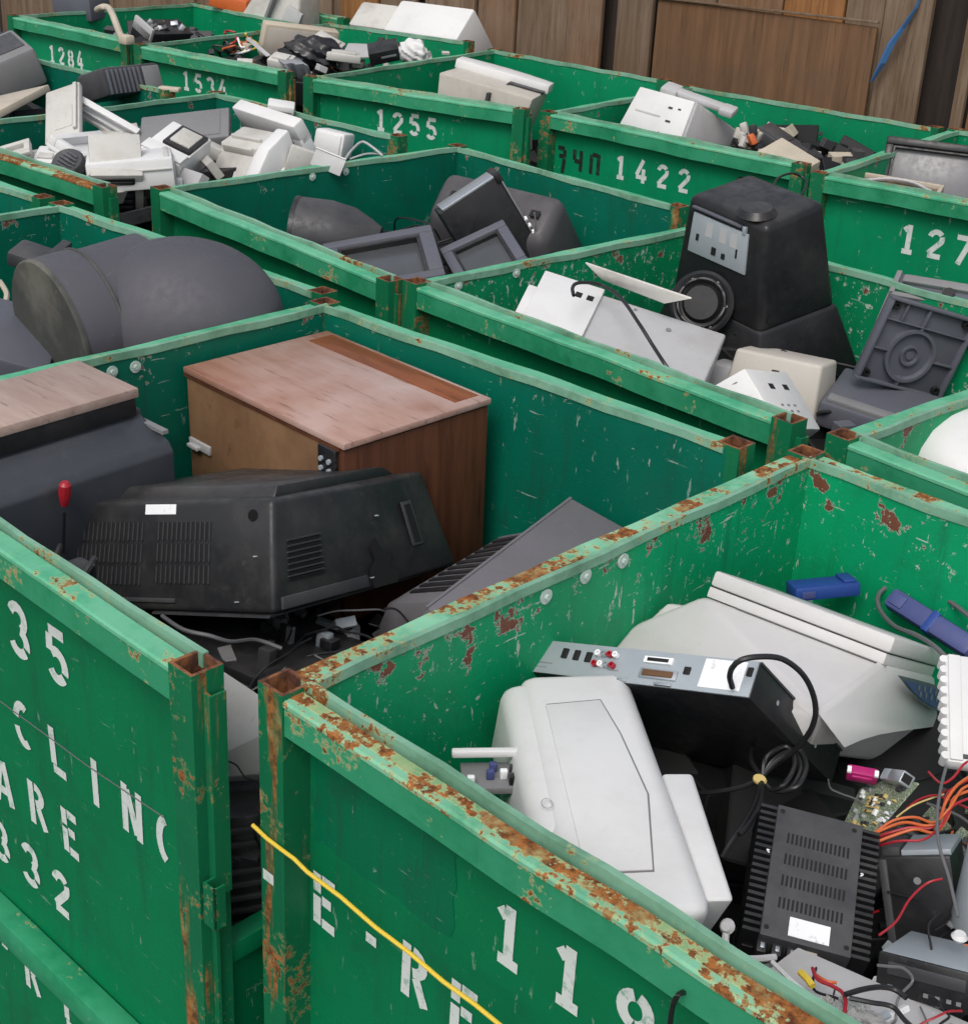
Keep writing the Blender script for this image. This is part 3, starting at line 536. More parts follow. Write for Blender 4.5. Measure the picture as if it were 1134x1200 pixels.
        return (lambda s_, o_, z_: P(s_, o_ + dent(s_, z_), z_)), ln
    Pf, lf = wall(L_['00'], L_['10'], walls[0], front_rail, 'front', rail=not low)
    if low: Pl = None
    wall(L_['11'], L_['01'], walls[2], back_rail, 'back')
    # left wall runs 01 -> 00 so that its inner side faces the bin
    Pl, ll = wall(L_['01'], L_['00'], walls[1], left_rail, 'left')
    # right side: a half-height gate
    a_, b_ = L_['10'], L_['11']; u = (b_ - a_).normalized(); n = Vector((-u.y, u.x)); ln = (b_ - a_).length
    P = lambda s_, o_, z_: Vector((*(a_ + u * s_ + n * o_), z_))
    mb = MB(); mb.hexa([P(s_, o_, z_) for z_ in (.05, .42) for o_ in (.03, .036) for s_ in (PW, ln - PW)])
    mb.hexa([P(s_, o_, z_) for z_ in (.40, .44) for o_ in (.01, .05) for s_ in (PW, ln - PW)], .004)
    mb.build('gate', 'wall', t)
    # floor
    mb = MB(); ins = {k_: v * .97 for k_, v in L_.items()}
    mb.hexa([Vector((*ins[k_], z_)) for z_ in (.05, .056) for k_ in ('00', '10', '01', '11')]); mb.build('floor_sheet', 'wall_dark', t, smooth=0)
    # four hollow corner posts
    for k_, sx, sy in (('00', 1, 1), ('10', -1, 1), ('01', 1, -1), ('11', -1, -1)):
        p = L_[k_]; mb = MB(); o_ = Vector((p.x, p.y, 0)); th = .006
        def sq(i, z_): return [mb.b.verts.new(o_ + Vector((sx * x_, sy * y_, z_))) for x_, y_ in ((i, i), (PW - i, i), (PW - i, PW - i), (i, PW - i))]
        r0, r1, r2, r3 = sq(0, -.004), sq(0, HB + .006), sq(th, HB + .006), sq(th, HB - .16)
        for A_, B_, mi in ((r0, r1, 0), (r1, r2, 1), (r2, r3, 2)):
            for j in range(4):
                f = mb.b.faces.new((A_[j], A_[(j + 1) % 4], B_[(j + 1) % 4], B_[j])); f.material_index = mi
        f = mb.b.faces.new(r3); f.material_index = 2
        mb.build('post', ['post', 'rust', 'rust'], t, smooth=0)
    # hook bracket and angle strip beside the front right post
    mb = MB(); p = L_['10']
    mb.span((p.x - .004, p.y + .02, .1), (p.x + .012, p.y + .026, HB - .03)); mb.span((p.x + .012, p.y + .02, HB - .40), (p.x + .016, p.y + .05, HB - .03))
    mb.build('angle_strip', 'post', t)
    mb = MB(); mb.span((p.x + .012, p.y - .002, HB - .44), (p.x + .016, p.y + .02, HB - .36)); mb.span((p.x + .016, p.y - .002, HB - .44), (p.x + .04, p.y + .002, HB - .36)); mb.span((p.x + .036, p.y - .002, HB - .44), (p.x + .04, p.y + .02, HB - .36))
    mb.build('hook_bracket', 'post', t)
    for s_, z_ in washers:
        if washer is None:
            mb = MB(); mb.lathe([(.0, .003), (.0145, .003), (.0145, 0)], 14); mb.lathe([(.0, .008), (.006, .008), (.006, .002)], 8)
            o = mb.build('washer', 'washer_metal', t); washer = o
        else:
            o = washer.copy(); COL.objects.link(o); o.parent = t
        s2 = ll - s_
        pp = Pl(s2, .0575, HB + z_ - .012); nn = (Pl(s2, 1, 0) - Pl(s2, 0, 0)).normalized()
        o.matrix_local = Matrix.Translation(pp) @ nn.to_track_quat('Z', 'Y').to_matrix().to_4x4()
    if key == 'A' and not low:
        mb = MB(); e_ = [(.075, -.10), (.16, -.085), (.27, -.088), (.375, -.095), (.38, -.18), (.372, -.265), (.27, -.275), (.165, -.268), (.08, -.262), (.072, -.18)]
        n_ = 8; rows = [[mb.b.verts.new(Pf(.072 + .306 * i / n_ + .004 * math.sin(j * 2.1), .0509, HB - .088 - .182 * j / n_ + .005 * math.sin(i * 1.7))) for j in range(n_ + 1)] for i in range(n_ + 1)]
        for i in range(n_):
            for j in range(n_): mb.b.faces.new((rows[i][j], rows[i + 1][j], rows[i + 1][j + 1], rows[i][j + 1]))
        mb.build('repainted_patch', 'repaint', t, smooth=60)
    for items, kw in marks:
        lettering(t, items, lambda u_, z_: Pf(u_, .0504, HB + z_) if not kw.get('post') else Pf(u_, -.0012, HB + z_), **{k_: v for k_, v in kw.items() if k_ != 'post'})
    return t
H1 = .10
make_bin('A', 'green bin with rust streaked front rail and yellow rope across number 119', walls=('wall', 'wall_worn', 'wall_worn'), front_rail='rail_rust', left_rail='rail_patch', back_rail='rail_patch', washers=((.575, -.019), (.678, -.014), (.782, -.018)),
         marks=((word('119', .455, -.24, H1, .108), {}), ([('E', .065, -.43, H1), ('-', .185, -.43, H1), ('R', .275, -.43, H1), ('E', .38, -.43, H1)], {}), ([('-', -.005, -.40, .11)], dict(post=1, name='paint_mark'))))
make_bin('B', 'green bin stencilled 35 and 332 holding the wooden television cabinet', washers=((.676, -.023), (.738, -.024)),
         marks=((word('35', .685, -.252, .113, .125), {}), ([('C', .665, -.463, H1), ('L', .785, -.463, H1), ('I', .905, -.463, H1), ('N', 1.02, -.463, H1), ('G', 1.125, -.463, H1)], {}),
                ([('A', .565, -.637, H1), ('R', .685, -.637, H1), ('E', .80, -.637, H1)], {}), (word('332', .53, -.805, H1, .108), {})))
make_bin('E', 'green bin holding two big grey drum shaped shells')
make_bin('C', 'green bin full of dark television sets and frames', washers=((.652, -.015), (.809, -.014)))
make_bin('D', 'green bin with chipped inner paint holding the tall black picture tube set', walls=('wall', 'wall_chipped', 'wall_chipped'), washers=((.158, -.011), (.385, -.008)))
make_bin('F', 'green bin at the frame edge holding a domed white object', walls=('wall', 'wall_worn', 'wall_worn'), front_rail='rail', left_rail='rail')
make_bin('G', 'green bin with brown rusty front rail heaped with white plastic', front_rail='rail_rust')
make_bin('J', 'green bin stencilled 1255 with one beige monitor', walls=('wall_far', 'wall_far', 'wall_far'), marks=((word('1255', .385, -.20, .098, .094), {}),))
make_bin('K', 'green bin stencilled 1422 with black 340 beside it', walls=('wall_far', 'wall_far', 'wall_far'), marks=((word('1422', .405, -.223, H1, .112), {}), ([('b3', .07, -.232, .092), ('b4', .165, -.232, .092), ('b0', .262, -.232, .092)], dict(mat='stencil_black', wd=.21))))
make_bin('M', 'green bin stencilled 127 holding a dark television near the fence', walls=('wall_far', 'wall_far', 'wall_far'), marks=((word('127', .375, -.236, .108, .106), {}),))
make_bin('N', 'green bin stencilled 1534 with a grey rag over its corner', walls=('wall_far', 'wall_far', 'wall_far'), marks=((word('1534', .32, -.193, .095, .09), {}),))
make_bin('O', 'green bin stencilled 1284 with a cream hose at its corner', walls=('wall_far', 'wall_far', 'wall_far'), marks=((word('1284', .34, -.225, .1, .093), {}),))
def shifted(key, src, du, dv):
    q = {k_: Vector(v) for k_, v in QUAD[src].items()}; d = (q['10'] - q['00']).normalized() * du + (q['01'] - q['00']).normalized() * dv
    QUAD[key] = {k_: tuple(v + d) for k_, v in q.items()}
shifted('H', 'E', -1.33, .0); shifted('I', 'G', -1.33, -.16); shifted('Q', 'O', -1.4, .12); shifted('S', 'O', -.1, 1.75); shifted('U', 'N', .0, 1.9)
make_bin('H', 'green bin at the left frame edge with only its corner rail in view')
make_bin('I', 'green bin holding two dark monitors at the left frame edge')
make_bin('S', 'farthest green bin behind the bin numbered 1284', walls=('wall_far', 'wall_far', 'wall_far'))
LG = 'green steel bins in the lower tier'
for kk, lab in (('B', 'lower green bin with dash and letters under the bin stencilled 35 and 332'), ('A', 'lower green bin under the bin stencilled 119'), ('E', 'lower green bin under the bin with grey drums'), ('C', 'lower green bin under the bin of dark televisions'), ('D', 'lower green bin under the bin with chipped inner paint'), ('G', 'lower green bin under the heap of white plastic'), ('F', 'lower green bin under the bin with the domed white object')):
    make_bin(kk, lab, low=True, dz=-HB - .002, name='metal_bin', group=LG, marks=((([('-', .50, -.118, H1), ('R', .60, -.118, H1), ('L', .75, -.118, H1)], {}),) if kk == 'B' else ()))
# ------------------------------------------------------------------ loose scrap in the depths of the bins (uncountable)
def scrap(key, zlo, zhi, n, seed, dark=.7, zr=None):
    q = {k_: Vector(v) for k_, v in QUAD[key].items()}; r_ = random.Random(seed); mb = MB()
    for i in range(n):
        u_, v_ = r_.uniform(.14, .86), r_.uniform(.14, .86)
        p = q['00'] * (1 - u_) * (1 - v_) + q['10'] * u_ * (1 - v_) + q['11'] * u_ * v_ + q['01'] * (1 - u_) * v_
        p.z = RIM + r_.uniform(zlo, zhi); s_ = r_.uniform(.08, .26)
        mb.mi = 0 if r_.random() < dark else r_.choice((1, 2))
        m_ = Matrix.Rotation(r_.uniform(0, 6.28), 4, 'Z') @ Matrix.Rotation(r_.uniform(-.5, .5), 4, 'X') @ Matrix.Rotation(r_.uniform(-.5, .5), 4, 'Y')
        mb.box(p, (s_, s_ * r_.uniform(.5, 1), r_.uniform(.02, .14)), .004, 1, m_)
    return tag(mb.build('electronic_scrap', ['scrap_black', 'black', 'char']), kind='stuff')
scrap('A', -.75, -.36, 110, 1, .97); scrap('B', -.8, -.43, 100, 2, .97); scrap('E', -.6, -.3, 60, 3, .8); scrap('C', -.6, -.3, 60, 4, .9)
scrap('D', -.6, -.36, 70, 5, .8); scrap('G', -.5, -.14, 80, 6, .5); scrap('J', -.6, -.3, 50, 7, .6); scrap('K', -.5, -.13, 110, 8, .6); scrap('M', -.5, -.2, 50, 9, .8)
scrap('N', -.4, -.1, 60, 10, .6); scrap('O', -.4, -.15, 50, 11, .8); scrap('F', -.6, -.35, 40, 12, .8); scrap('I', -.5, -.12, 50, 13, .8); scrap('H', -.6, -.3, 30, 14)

def board_quad(name, label, cat, pts, th, mat, bev=.002):
    p = [Vector(q) for q in pts]; c_ = sum(p, Vector()) / 4; n = (p[1] - p[0]).cross(p[3] - p[0]).normalized()
    mb = MB(); o_ = [q - c_ for q in p]; mb.hexa([o_[0] - n * th, o_[1] - n * th, o_[3] - n * th, o_[2] - n * th, o_[0], o_[1], o_[3], o_[2]], bev)
    return tag(mb.build(name, mat, None, c_), label, cat)

# ------------------------------------------------------------------ bin 35: wooden television cabinet
t, d = posed('tv_cabinet', 'television_cabinet', 'wooden television cabinet with pinkish veneer top standing in the bin', 'cabinet'); f = FR(d)
mb = MB(); mb.span(f(0, 0, .965), f(1, 1, 1), .003); mb.build('top_panel', 'veneer_top', t)
mb = MB(); mb.span(f(.06, .80, .9985), f(.95, .97, 1.003), .001); mb.build('veneer_strip', 'veneer_strip', t)
mb = MB(); mb.span(f(.012, .012, 0), f(.95, .035, .955), .001); mb.build('back_panel', 'fibre', t)
mb = MB(); mb.span(f(.96, .012, 0), f(.99, .99, .955), .002); mb.build('side_panel', 'veneer_side', t)
mb = MB(); mb.span(f(.012, .96, 0), f(.95, .985, .955), .002); mb.span(f(.01, .05, 0), f(.03, .95, .955), .002); mb.build('side_panel', 'veneer_side', t)
mb = MB(); mb.span(f(.0, .004, .945), f(.97, .02, .962)); mb.build('trim_strip', 'veneer_side', t)
mb = MB(); mb.span(f(.02, -.004, .55), f(.16, .012, .60), .001); mb.span(f(.03, -.03, .555), f(.10, .012, .575), .001); mb.build('latch_plate', 'light_grey', t)
mb = MB(); mb.span(f(.86, -.012, .80), f(.958, .012, .945), .003); br = mb.build('connector_bracket', 'black', t)
mb = MB(); [mb.cyl(f(.885 + .045 * i, -.016, .83 + .05 * j), .006, .008, 1, 8) for i in range(2) for j in range(2)]; mb.build('screw', 'metal_dull', br)
# black television back shell
t, d = posed('black_shell', 'television_back_shell', 'black vented television back shell with white sticker, in front of the wooden cabinet', 'television shell'); f = FR(d)
B_ = [f(-.17, -.07, 0), f(1, -.07, 0), f(-.14, 1.03, 0), f(1.1, 1.03, 0)]; T_ = [f(-.12, 0, 1), f(.98, 0, 1), f(0, .97, 1), f(1, .97, 1)]
mb = MB(); mb.hexa(B_ + T_, .012, 3); mb.build('shell', 'shell', t)
mb = MB(); mb.hexa([f(.14, .09, .98), f(.93, .07, .98), f(.14, .93, .98), f(.94, .93, .98), f(.17, .13, 1.10), f(.93, .10, 1.10), f(.17, .9, 1.10), f(.93, .9, 1.10)], .006); mb.build('raised_step', 'shell', t)
qf = quad(B_[0], B_[1], T_[1], T_[0]); qr = quad(B_[1], B_[3], T_[3], T_[1])
slots('vent_slots', qf, .08, .22, .47, .82, 20, 3, t, .55, .82, depth=.008); slots('vent_slots', qf, .52, .24, .75, .82, 12, 3, t, .55, .82, depth=.008)
slots('vent_ribs', qf, .0905, .22, .4805, .82, 20, 3, t, .25, .84, o=.004, mat='char'); slots('vent_ribs', qf, .5305, .24, .7605, .82, 12, 3, t, .25, .84, o=.004, mat='char')
slots('side_louvers', qr, .06, .25, .26, .62, 1, 7, t, .9, .4, depth=.006); slots('louver_ribs', qr, .06, .275, .26, .645, 1, 7, t, .92, .2, o=.004, mat='char')
mb = MB(); patch(mb, qf, .475, .875, .605, .965, 0, .0012); mb.build('sticker', 'sticker', t, smooth=0)
mb = MB(); mb.poly([qr(u_, v_, .0022) for u_, v_ in ((.50, .0), (.63, .0), (.66, .10), (.61, .16), (.635, .28), (.585, .34), (.56, .47), (.52, .40), (.53, .25), (.49, .18))]); mb.build('broken_hole', 'hole', t, smooth=0)
mb = MB(); patch(mb, qr, .77, .30, .84, .74, 0, .003, .001); bz = mb.build('slot_bezel', 'char', t)
mb = MB(); patch(mb, qr, .785, .33, .825, .71, .002, .0042); mb.build('slot', 'hole', bz, smooth=0)
for u_, v_ in ((.92, .86), (.05, .9)):
    mb = MB(); disc(mb, qf, u_, v_, .012); disc(mb, qf, u_, v_, .012); mb.build('screw_hole', 'hole', t, smooth=0)
for q_, u_, v_ in ((qf, .93, .5), (qf, .86, .1), (qr, .6, .66), (qr, .5, .1)):
    mb = MB(); c_ = q_(u_, v_, .001); mb.lathe([(.0, .002), (.005, .002), (.005, 0)], 8, Matrix.Translation(c_)); mb.build('screw', 'metal_dull', t)
mb = MB(); patch(mb, qf, .02, .08, .62, .12, -.002, .004, .001); mb.build('ridge', 'char', t)
mb = MB(); mb.hexa([f(.45, -.08, -.02), f(.99, -.09, -.02), f(.45, .9, -.02), f(1.06, 1.0, -.02), f(.45, -.07, .0), f(.99, -.08, .0), f(.45, .9, 0), f(1.06, 1.0, 0)]); mb.build('under_tray', 'black', t)
mb = MB()
for i_, (x_, z_, h_) in enumerate(((-.09, .02, .16), (-.02, -.02, .10), (.08, -.03, .07), (.2, -.02, .08), (.32, -.03, .05))): mb.hexa([f(x_, -.085, z_ - h_), f(x_ + .05, -.085, z_ - h_ * .4), f(x_, -.06, z_ - h_), f(x_ + .05, -.06, z_ - h_ * .4), f(x_ - .01, -.085, z_ + .03), f(x_ + .09, -.085, z_ + .03), f(x_ - .01, -.06, z_ + .03), f(x_ + .09, -.06, z_ + .03)])
mb.build('broken_edge', 'shell', t, smooth=0)
mb = MB(); patch(mb, qr, .03, .03, .47, .14, -.001, .006, .002); mb.build('ridge', 'char', t)
# left television with pale wooden top
t, d = posed('wood_top_tv', 'old_television', 'black television with pale wooden top at the left frame edge', 'television'); f = FR(d)
mb = MB(); mb.span(f(0, 0, .55), f(1, 1, 1), .002); mb.build('wooden_top', 'veneer_pale', t)
mb = MB(); mb.span(f(.0, .015, -.35), f(.985, .98, .55), .002); mb.build('black_band', 'black', t)
D_ = .05
prof = [(-d[1] / 2 + .012, -.045), (-d[1] / 2 - .085, -.075), (-d[1] / 2 - .10, -.095), (-d[1] / 2 - .09, -.34), (d[1] / 2, -.34), (d[1] / 2, -.03), (-d[1] / 2 + .012, -.03)]
mb = MB(); mb.prism(prof, 0, -d[0] / 2 - .02, d[0] / 2 + .012, .006); mb.build('body', 'blue_black', t)
mb = MB(); mb.span((d[0] / 2 - .001, -d[1] / 2 - .08, -.06), (d[0] / 2 + .014, -d[1] / 2 + .01, -.052)); mb.build('corner_trim', 'mid_grey', t)
mb = MB(); c_ = Vector((-.1, .0, d[2] / 2 + .0008)); mb.poly([c_ + Vector(p) for p in ((-.03, .0, 0), (.0, .012, 0), (.015, .0, 0), (.002, .006, 0))]); mb.build('crack', 'hole', t, smooth=0)
# grey case
t, d = posed('grey_case', 'grey_television_case', 'warm grey louvered plastic casing wedged beside the vented black shell', 'casing'); f = FR(d)
mb = MB(); mb.hexa([f(-.5, -.02, 0), f(1, 0, 0), f(-.5, 1.02, 0), f(1, 1, 0), f(0, 0, 1), f(2.2, -.05, .8), f(0, 1, 1), f(2.2, 1, .8)], .005); mb.build('case', 'lav_grey', t)
mb = MB(); mb.hexa([f(-1.25, .2, .0), f(-.1, .2, .0), f(-.95, .86, 0), f(-.1, .86, 0), f(-1.1, .22, .42), f(-.1, .2, .80), f(-.72, .84, .55), f(-.08, .84, .82)], .006); fl = mb.build('side_flank', 'lav_grey', t)
qf = quad(f(-1.1, .22, .42), f(-.1, .2, .80), f(-.08, .84, .82), f(-.72, .84, .55)); slots('louvers', qf, .12, .10, .86, .92, 1, 10, t, .95, .5, o=.005, depth=.002, mat='black')
mb = MB(); mb.hexa([f(-.02, 0, .97), f(.02, 0, .97), f(-.02, 1, .97), f(.02, 1, .97), f(-.02, 0, 1.006), f(.02, 0, 1.006), f(-.02, 1, 1.006), f(.02, 1, 1.006)]); mb.build('ridge', 'lav_grey', t)
board_quad('loose_cover', 'smooth light grey cover seen through the gap between the two front bins', 'cover', ((-1.8116, 1.2639, 1.0900), (-1.6617, 1.4187, 1.1100), (-1.6284, 1.3911, 1.2500), (-2.1325, 1.4107, 1.2500)), .02, 'light_grey', .006)
t, d = posed('gap_box', 'ribbed_black_box', 'black ribbed box in the dark gap beneath the grey panel', 'box'); f = FR(d)
mb = MB(); mb.span(f(0, 0, 0), f(1, 1, 1), .006); mb.build('body', 'black', t)
mb = MB(); [mb.span(f(-.03, -.03, .08 + .1 * i), f(1.03, 1.0, .12 + .1 * i), .001) for i in range(9)]; tag(mb.build('ribs', 'char', t), kind='stuff')
# dark chassis and loose cables under the shell
t = thing('circuit_chassis', 'dark circuit chassis with loose parts below the black vented shell', 'chassis', Matrix.Translation((-2.0840, 1.6790, 1.0900)) @ Matrix.Rotation(R(10), 4, 'Z') @ Matrix.Rotation(R(-8), 4, 'X'))
mb = MB(); mb.box((0, 0, 0), (.5, .3, .02), .002); mb.build('board', 'black', t)
for i in range(16):
    mb = MB(); s_ = RND.uniform(.012, .035); mb.box((0, 0, 0), (s_, s_ * RND.uniform(.5, 1.2), RND.uniform(.012, .05)), .001)
    mb.build('component', RND.choice(['char', 'black', 'mid_grey', 'metal_dull']), t, (RND.uniform(-.22, .22), RND.uniform(-.13, .13), .025))
mb = MB(); mb.tube([(-2.0921, 1.4588, 1.2300), (-1.9945, 1.4363, 1.2500), (-1.9452, 1.4574, 1.2500), (-1.9290, 1.4935, 1.2300), (-1.9421, 1.5647, 1.2000), (-1.9109, 1.6016, 1.1800)], .004); tag(mb.build('cable', 'cable_grey'), 'grey cable trailing along the inside of the bin 35 front wall', 'cable')
mb = MB(); mb.tube([(-2.1946, 1.3134, 1.3900), (-2.0982, 1.2355, 1.4100), (-2.0699, 1.1996, 1.4000)], .006); mb.tube([(-2.1102, 1.3301, 1.3900), (-2.0337, 1.2590, 1.4100), (-2.0174, 1.2158, 1.3900)], .007)
mb.box((-2.0887, 1.2888, 1.3900), (.05, .035, .03), .006); tag(mb.build('plug', 'black'), 'black mains plug hanging at the left end of the vented shell', 'plug')
t = thing('screwdriver', 'small red handled tool standing between the wooden topped set and the vented shell', 'tool', Matrix.Translation((-2.3971, 1.4560, 1.3900)) @ Matrix.Rotation(R(9), 4, 'Y'))
mb = MB(); mb.lathe([(.007, -.035), (.010, -.025), (.013, -.005), (.012, .014), (.007, .020)], 10); mb.build('handle', 'red', t)
mb = MB(); mb.lathe([(.003, -.15), (.003, -.05)], 6); mb.build('shaft', 'black', t)

# ------------------------------------------------------------------ left bin: two grey drum shaped shells
ax = Vector((.80, .55, .26)).normalized()
def axm(p, ax): return Matrix.Translation(p) @ Vector(ax).to_track_quat('Z', 'Y').to_matrix().to_4x4()
ax1 = Vector((.44, .86, .12)).normalized()
c_ = Vector((-3.2069, 1.9385, 1.3950))
t = thing('capped_drum', 'grey drum shaped shell with a flat scuffed end cap facing the camera', 'drum shell', axm(c_, (.10, .95, .12)))
mb = MB(); mb.lathe([(.195, 0), (.20, .004), (.20, .012)], 48); mb.build('end_cap', 'drum_cap', t)
mb = MB(); mb.lathe([(.196, .012), (.199, .05), (.197, .115), (.190, .118), (.190, .3)], 48); mb.build('body', 'drum', t)
mb = MB(); mb.lathe([(.199, .114), (.2005, .117), (.2005, .120), (.19, .121)], 48); mb.build('seam_ring', 'drum_cap', t)
c_ = Vector((-3.0513, 2.2312, 1.4200))
t = thing('domed_drum', 'larger domed grey drum shell, bulging up over the rim', 'drum shell', axm(c_, (.80, .55, .12)))
pr_ = [(.215 * math.sqrt(max(.008, 1 - (s_ / .27) ** 2)), s_) for s_ in [x_ * .02 for x_ in range(-11, 12)] + [.24, .25, .258, .264, .268]]
mb = MB(); mb.lathe(pr_, 48); mb.build('body', 'drum', t)
mb = MB(); mb.box((0, 0, 0), (.22, .3, .2), .01, 2); tag(mb.build('dark_case', 'slate', None, (-3.3672, 1.9044, 1.2900)), 'dark slate box at the left frame edge below the flat drum cap', 'box').rotation_euler = (.2, .3, .9)
mb = MB(); mb.box((0, 0, 0), (.14, .1, .05), .012, 2); mb.box((.06, .02, .03), (.03, .12, .03), .004); tag(mb.build('motor_part', 'char', None, (-3.8568, 2.3066, 1.3900)), 'small dark motor part behind the flat drum cap', 'part').rotation_euler = (.2, .2, .5)
mb = MB(); mb.tube([(-3.8335, 2.1704, 1.3500), (-3.7137, 2.1200, 1.3500), (-3.6386, 2.0620, 1.3300), (-3.5831, 2.0476, 1.3100), (-3.5238, 1.9837, 1.2900)], .008); tag(mb.build('cable', 'cream'), 'cream cable curled at the left edge beside the flat drum cap', 'cable')

# ------------------------------------------------------------------ bin of dark televisions
t, d = posed('crt_back_c', 'dark_television', 'smooth dark television back in the far corner of its bin', 'television'); f = FR(d)
mb = MB(); mb.hexa([f(-.05, -.9, -.2), f(1.06, -.9, -.2), f(-.05, 1, -.3), f(1.06, 1, -.3), f(.04, -.12, .93), f(.97, -.15, .9), f(.03, .95, 1), f(.98, .95, 1)], .045, 4); mb.build('shell', 'tube', t)
for u_ in (.16, .80):
    mb = MB(); mb.span(f(u_, .3, .985), f(u_ + .07, .45, 1.004)); mb.build('grip_slot', 'hole', t)
t, d = posed('band_tv', 'television_chassis', 'upturned black television chassis with a pale metal band along its top', 'television'); f = FR(d)
mb = MB(); mb.span(f(0, -.6, 0), f(1, .985, .96), .004); mb.build('body', 'black', t)
mb = MB(); mb.span(f(.06, .985, .1), f(.93, 1.02, .98), .002); mb.build('metal_band', 'metal', t)
mb = MB(); mb.span(f(.93, .9, -.02), f(1.03, 1.03, 1.02), .004); mb.build('corner_bracket', 'black', t)
mb = MB(); mb.span(f(.99, -.4, .9), f(1.012, .98, 1.02), .001); mb.build('side_strip', 'mid_grey', t)
for i in range(4):
    mb = MB(); mb.cyl((f(1.02, .12 + .09 * i, .95)), .009, .012, 0, 8); mb.build('terminal', 'sticker', t)
mb = MB(); mb.tube([f(1.02, .2, 1.0), f(1.1, .3, 1.15), f(1.16, .42, 1.2)], .0025); mb.build('aerial', 'metal', t)
def framed_tv(key, name, label, frame='slate', glass='glass', bw=.12, deep=.25, cat='television', thick=1.0):
    t, d = posed(key, name, label, cat); f = FR(d); b_ = bw * min(d[0], d[1]); bx, by = b_ / d[0], b_ / d[1]
    mb = MB()
    for a_, c_ in (((0, 0), (1, by)), ((0, 1 - by), (1, 1)), ((0, by), (bx, 1 - by)), ((1 - bx, by), (1, 1 - by))): mb.span(f(a_[0], a_[1], 0), f(c_[0], c_[1], 1), .006)
    mb.build('bezel', frame, t)
    mb = MB(); mb.span(f(bx * .6, by * .6, .2), f(1 - bx * .6, 1 - by * .6, .62), .004); mb.build('screen', glass, t)
    mb = MB(); i_ = .5 * bx, .5 * by
    for a_, c_ in (((bx, by), (1 - bx, by * 1.25)), ((bx, 1 - by * 1.25), (1 - bx, 1 - by))): mb.span(f(a_[0], a_[1], .5), f(c_[0], c_[1], .86))
    for a_, c_ in (((bx, by), (bx * 1.2, 1 - by)), ((1 - bx * 1.2, by), (1 - bx, 1 - by))): mb.span(f(a_[0], a_[1], .5), f(c_[0], c_[1], .859))
    mb.build('inner_lip', 'black', t)
    if deep:
        mb = MB(); z0 = -deep / d[2]; mb.hexa([f(.18, .2, z0), f(.82, .2, z0), f(.18, .85, z0), f(.82, .85, z0), f(.03, .03, .05), f(.97, .03, .05), f(.03, .97, .05), f(.97, .97, .05)], .015); mb.build('back_shell', frame, t)
    return t
framed_tv('tv_frame_left', 'framed_television', 'charcoal television lying screen up by the front rail, left of the pale metal band', bw=.13)
framed_tv('tv_frame_right', 'framed_television', 'smaller charcoal television frame leaning against the chassis with metal band', bw=.15, deep=.12)
t = thing('round_shell', 'rounded black picture tube cover with an open left end, behind the charcoal frame', 'shell', axm(Vector((-3.7875, 3.4486, 1.2800)), (.80, .60, -.05)))
mb = MB(); mb.lathe([(.120, -.15), (.13, -.14), (.13, -.03), (.115, .05), (.085, .11), (.06, .15)], 32); mb.build('cover', 'char', t)
mb = MB(); mb.lathe([(.0, -.140), (.112, -.140), (.112, -.152)], 32); mb.build('opening', 'hole', t)
mb = MB(); mb.lathe([(.114, -.156), (.132, -.156), (.132, -.14)], 32); mb.build('rim_ring', 'black', t)

# ------------------------------------------------------------------ bin with the tall black set
t, d = posed('crt_tall', 'tall_black_television', 'tall black picture tube set standing screen down with silver connector plate', 'television'); f = FR(d)
Bt = [f(-.06, -.06, .04), f(1.02, -.06, .04), f(-.02, 1.04, .04), f(1.08, 1.04, .04)]; Tp = [f(.05, .05, .99), f(.95, .05, .97), f(.08, .93, 1.0), f(.95, .9, 1.0)]
mb = MB(); mb.hexa(Bt + Tp, .022, 3); mb.build('housing', 'black', t)
mb = MB(); mb.hexa([f(-.25, -.25, -.55), f(1.22, -.25, -.55), f(-.2, 1.2, -.55), f(1.3, 1.22, -.55), f(-.065, -.065, .10), f(1.025, -.065, .07), f(-.025, 1.045, .10), f(1.085, 1.045, .07)], .012, 2); mb.build('flared_skirt', 'black', t)
qf = quad(Bt[0], Bt[1], Tp[1], Tp[0])
mb = MB(); patch(mb, qf, .12, .50, .80, .87, -.002, .006, .002); pl_ = mb.build('connector_plate', 'metal_dull', t)
for u_, v_, a_, b_ in ((.20, .63, .03, .06), (.68, .62, .015, .08), (.4, .56, .05, .07), (.52, .56, .04, .05)):
    mb = MB(); patch(mb, qf, u_, v_, u_ + a_, v_ + b_, .004, .0085); mb.build('socket', 'hole', pl_, smooth=0)
for u_ in (.3, .47, .6):
    mb = MB(); patch(mb, qf, u_, .70, u_ + .08, .83, .004, .0066); mb.build('printed_patch', 'light_grey', pl_, smooth=0)
mb = MB(); patch(mb, qf, .10, .905, .72, .93, -.001, .012, .003); mb.build('edge_ridge', 'slate', t)
mb = MB(); patch(mb, qf, .735, .86, .775, .93, -.001, .010, .002); mb.build('clip', 'metal_dull', t)
slots('vent_slots', qf, .845, .12, .90, .86, 1, 26, t, .9, .5); slots('vent_slots', qf, .045, .45, .09, .86, 1, 16, t, .9, .5)
mb = MB(); mb.lathe([(.0, .02), (.045, .018), (.06, .0)], 20, Matrix.Translation(f(.72, .2, .985))); mb.build('cable_boss', 'black', t)
qs = quad(Bt[1], Bt[3], Tp[3], Tp[1])
mb = MB(); disc(mb, qs, .12, .12, .012, .002); mb.build('screw_hole', 'hole', t, smooth=0)
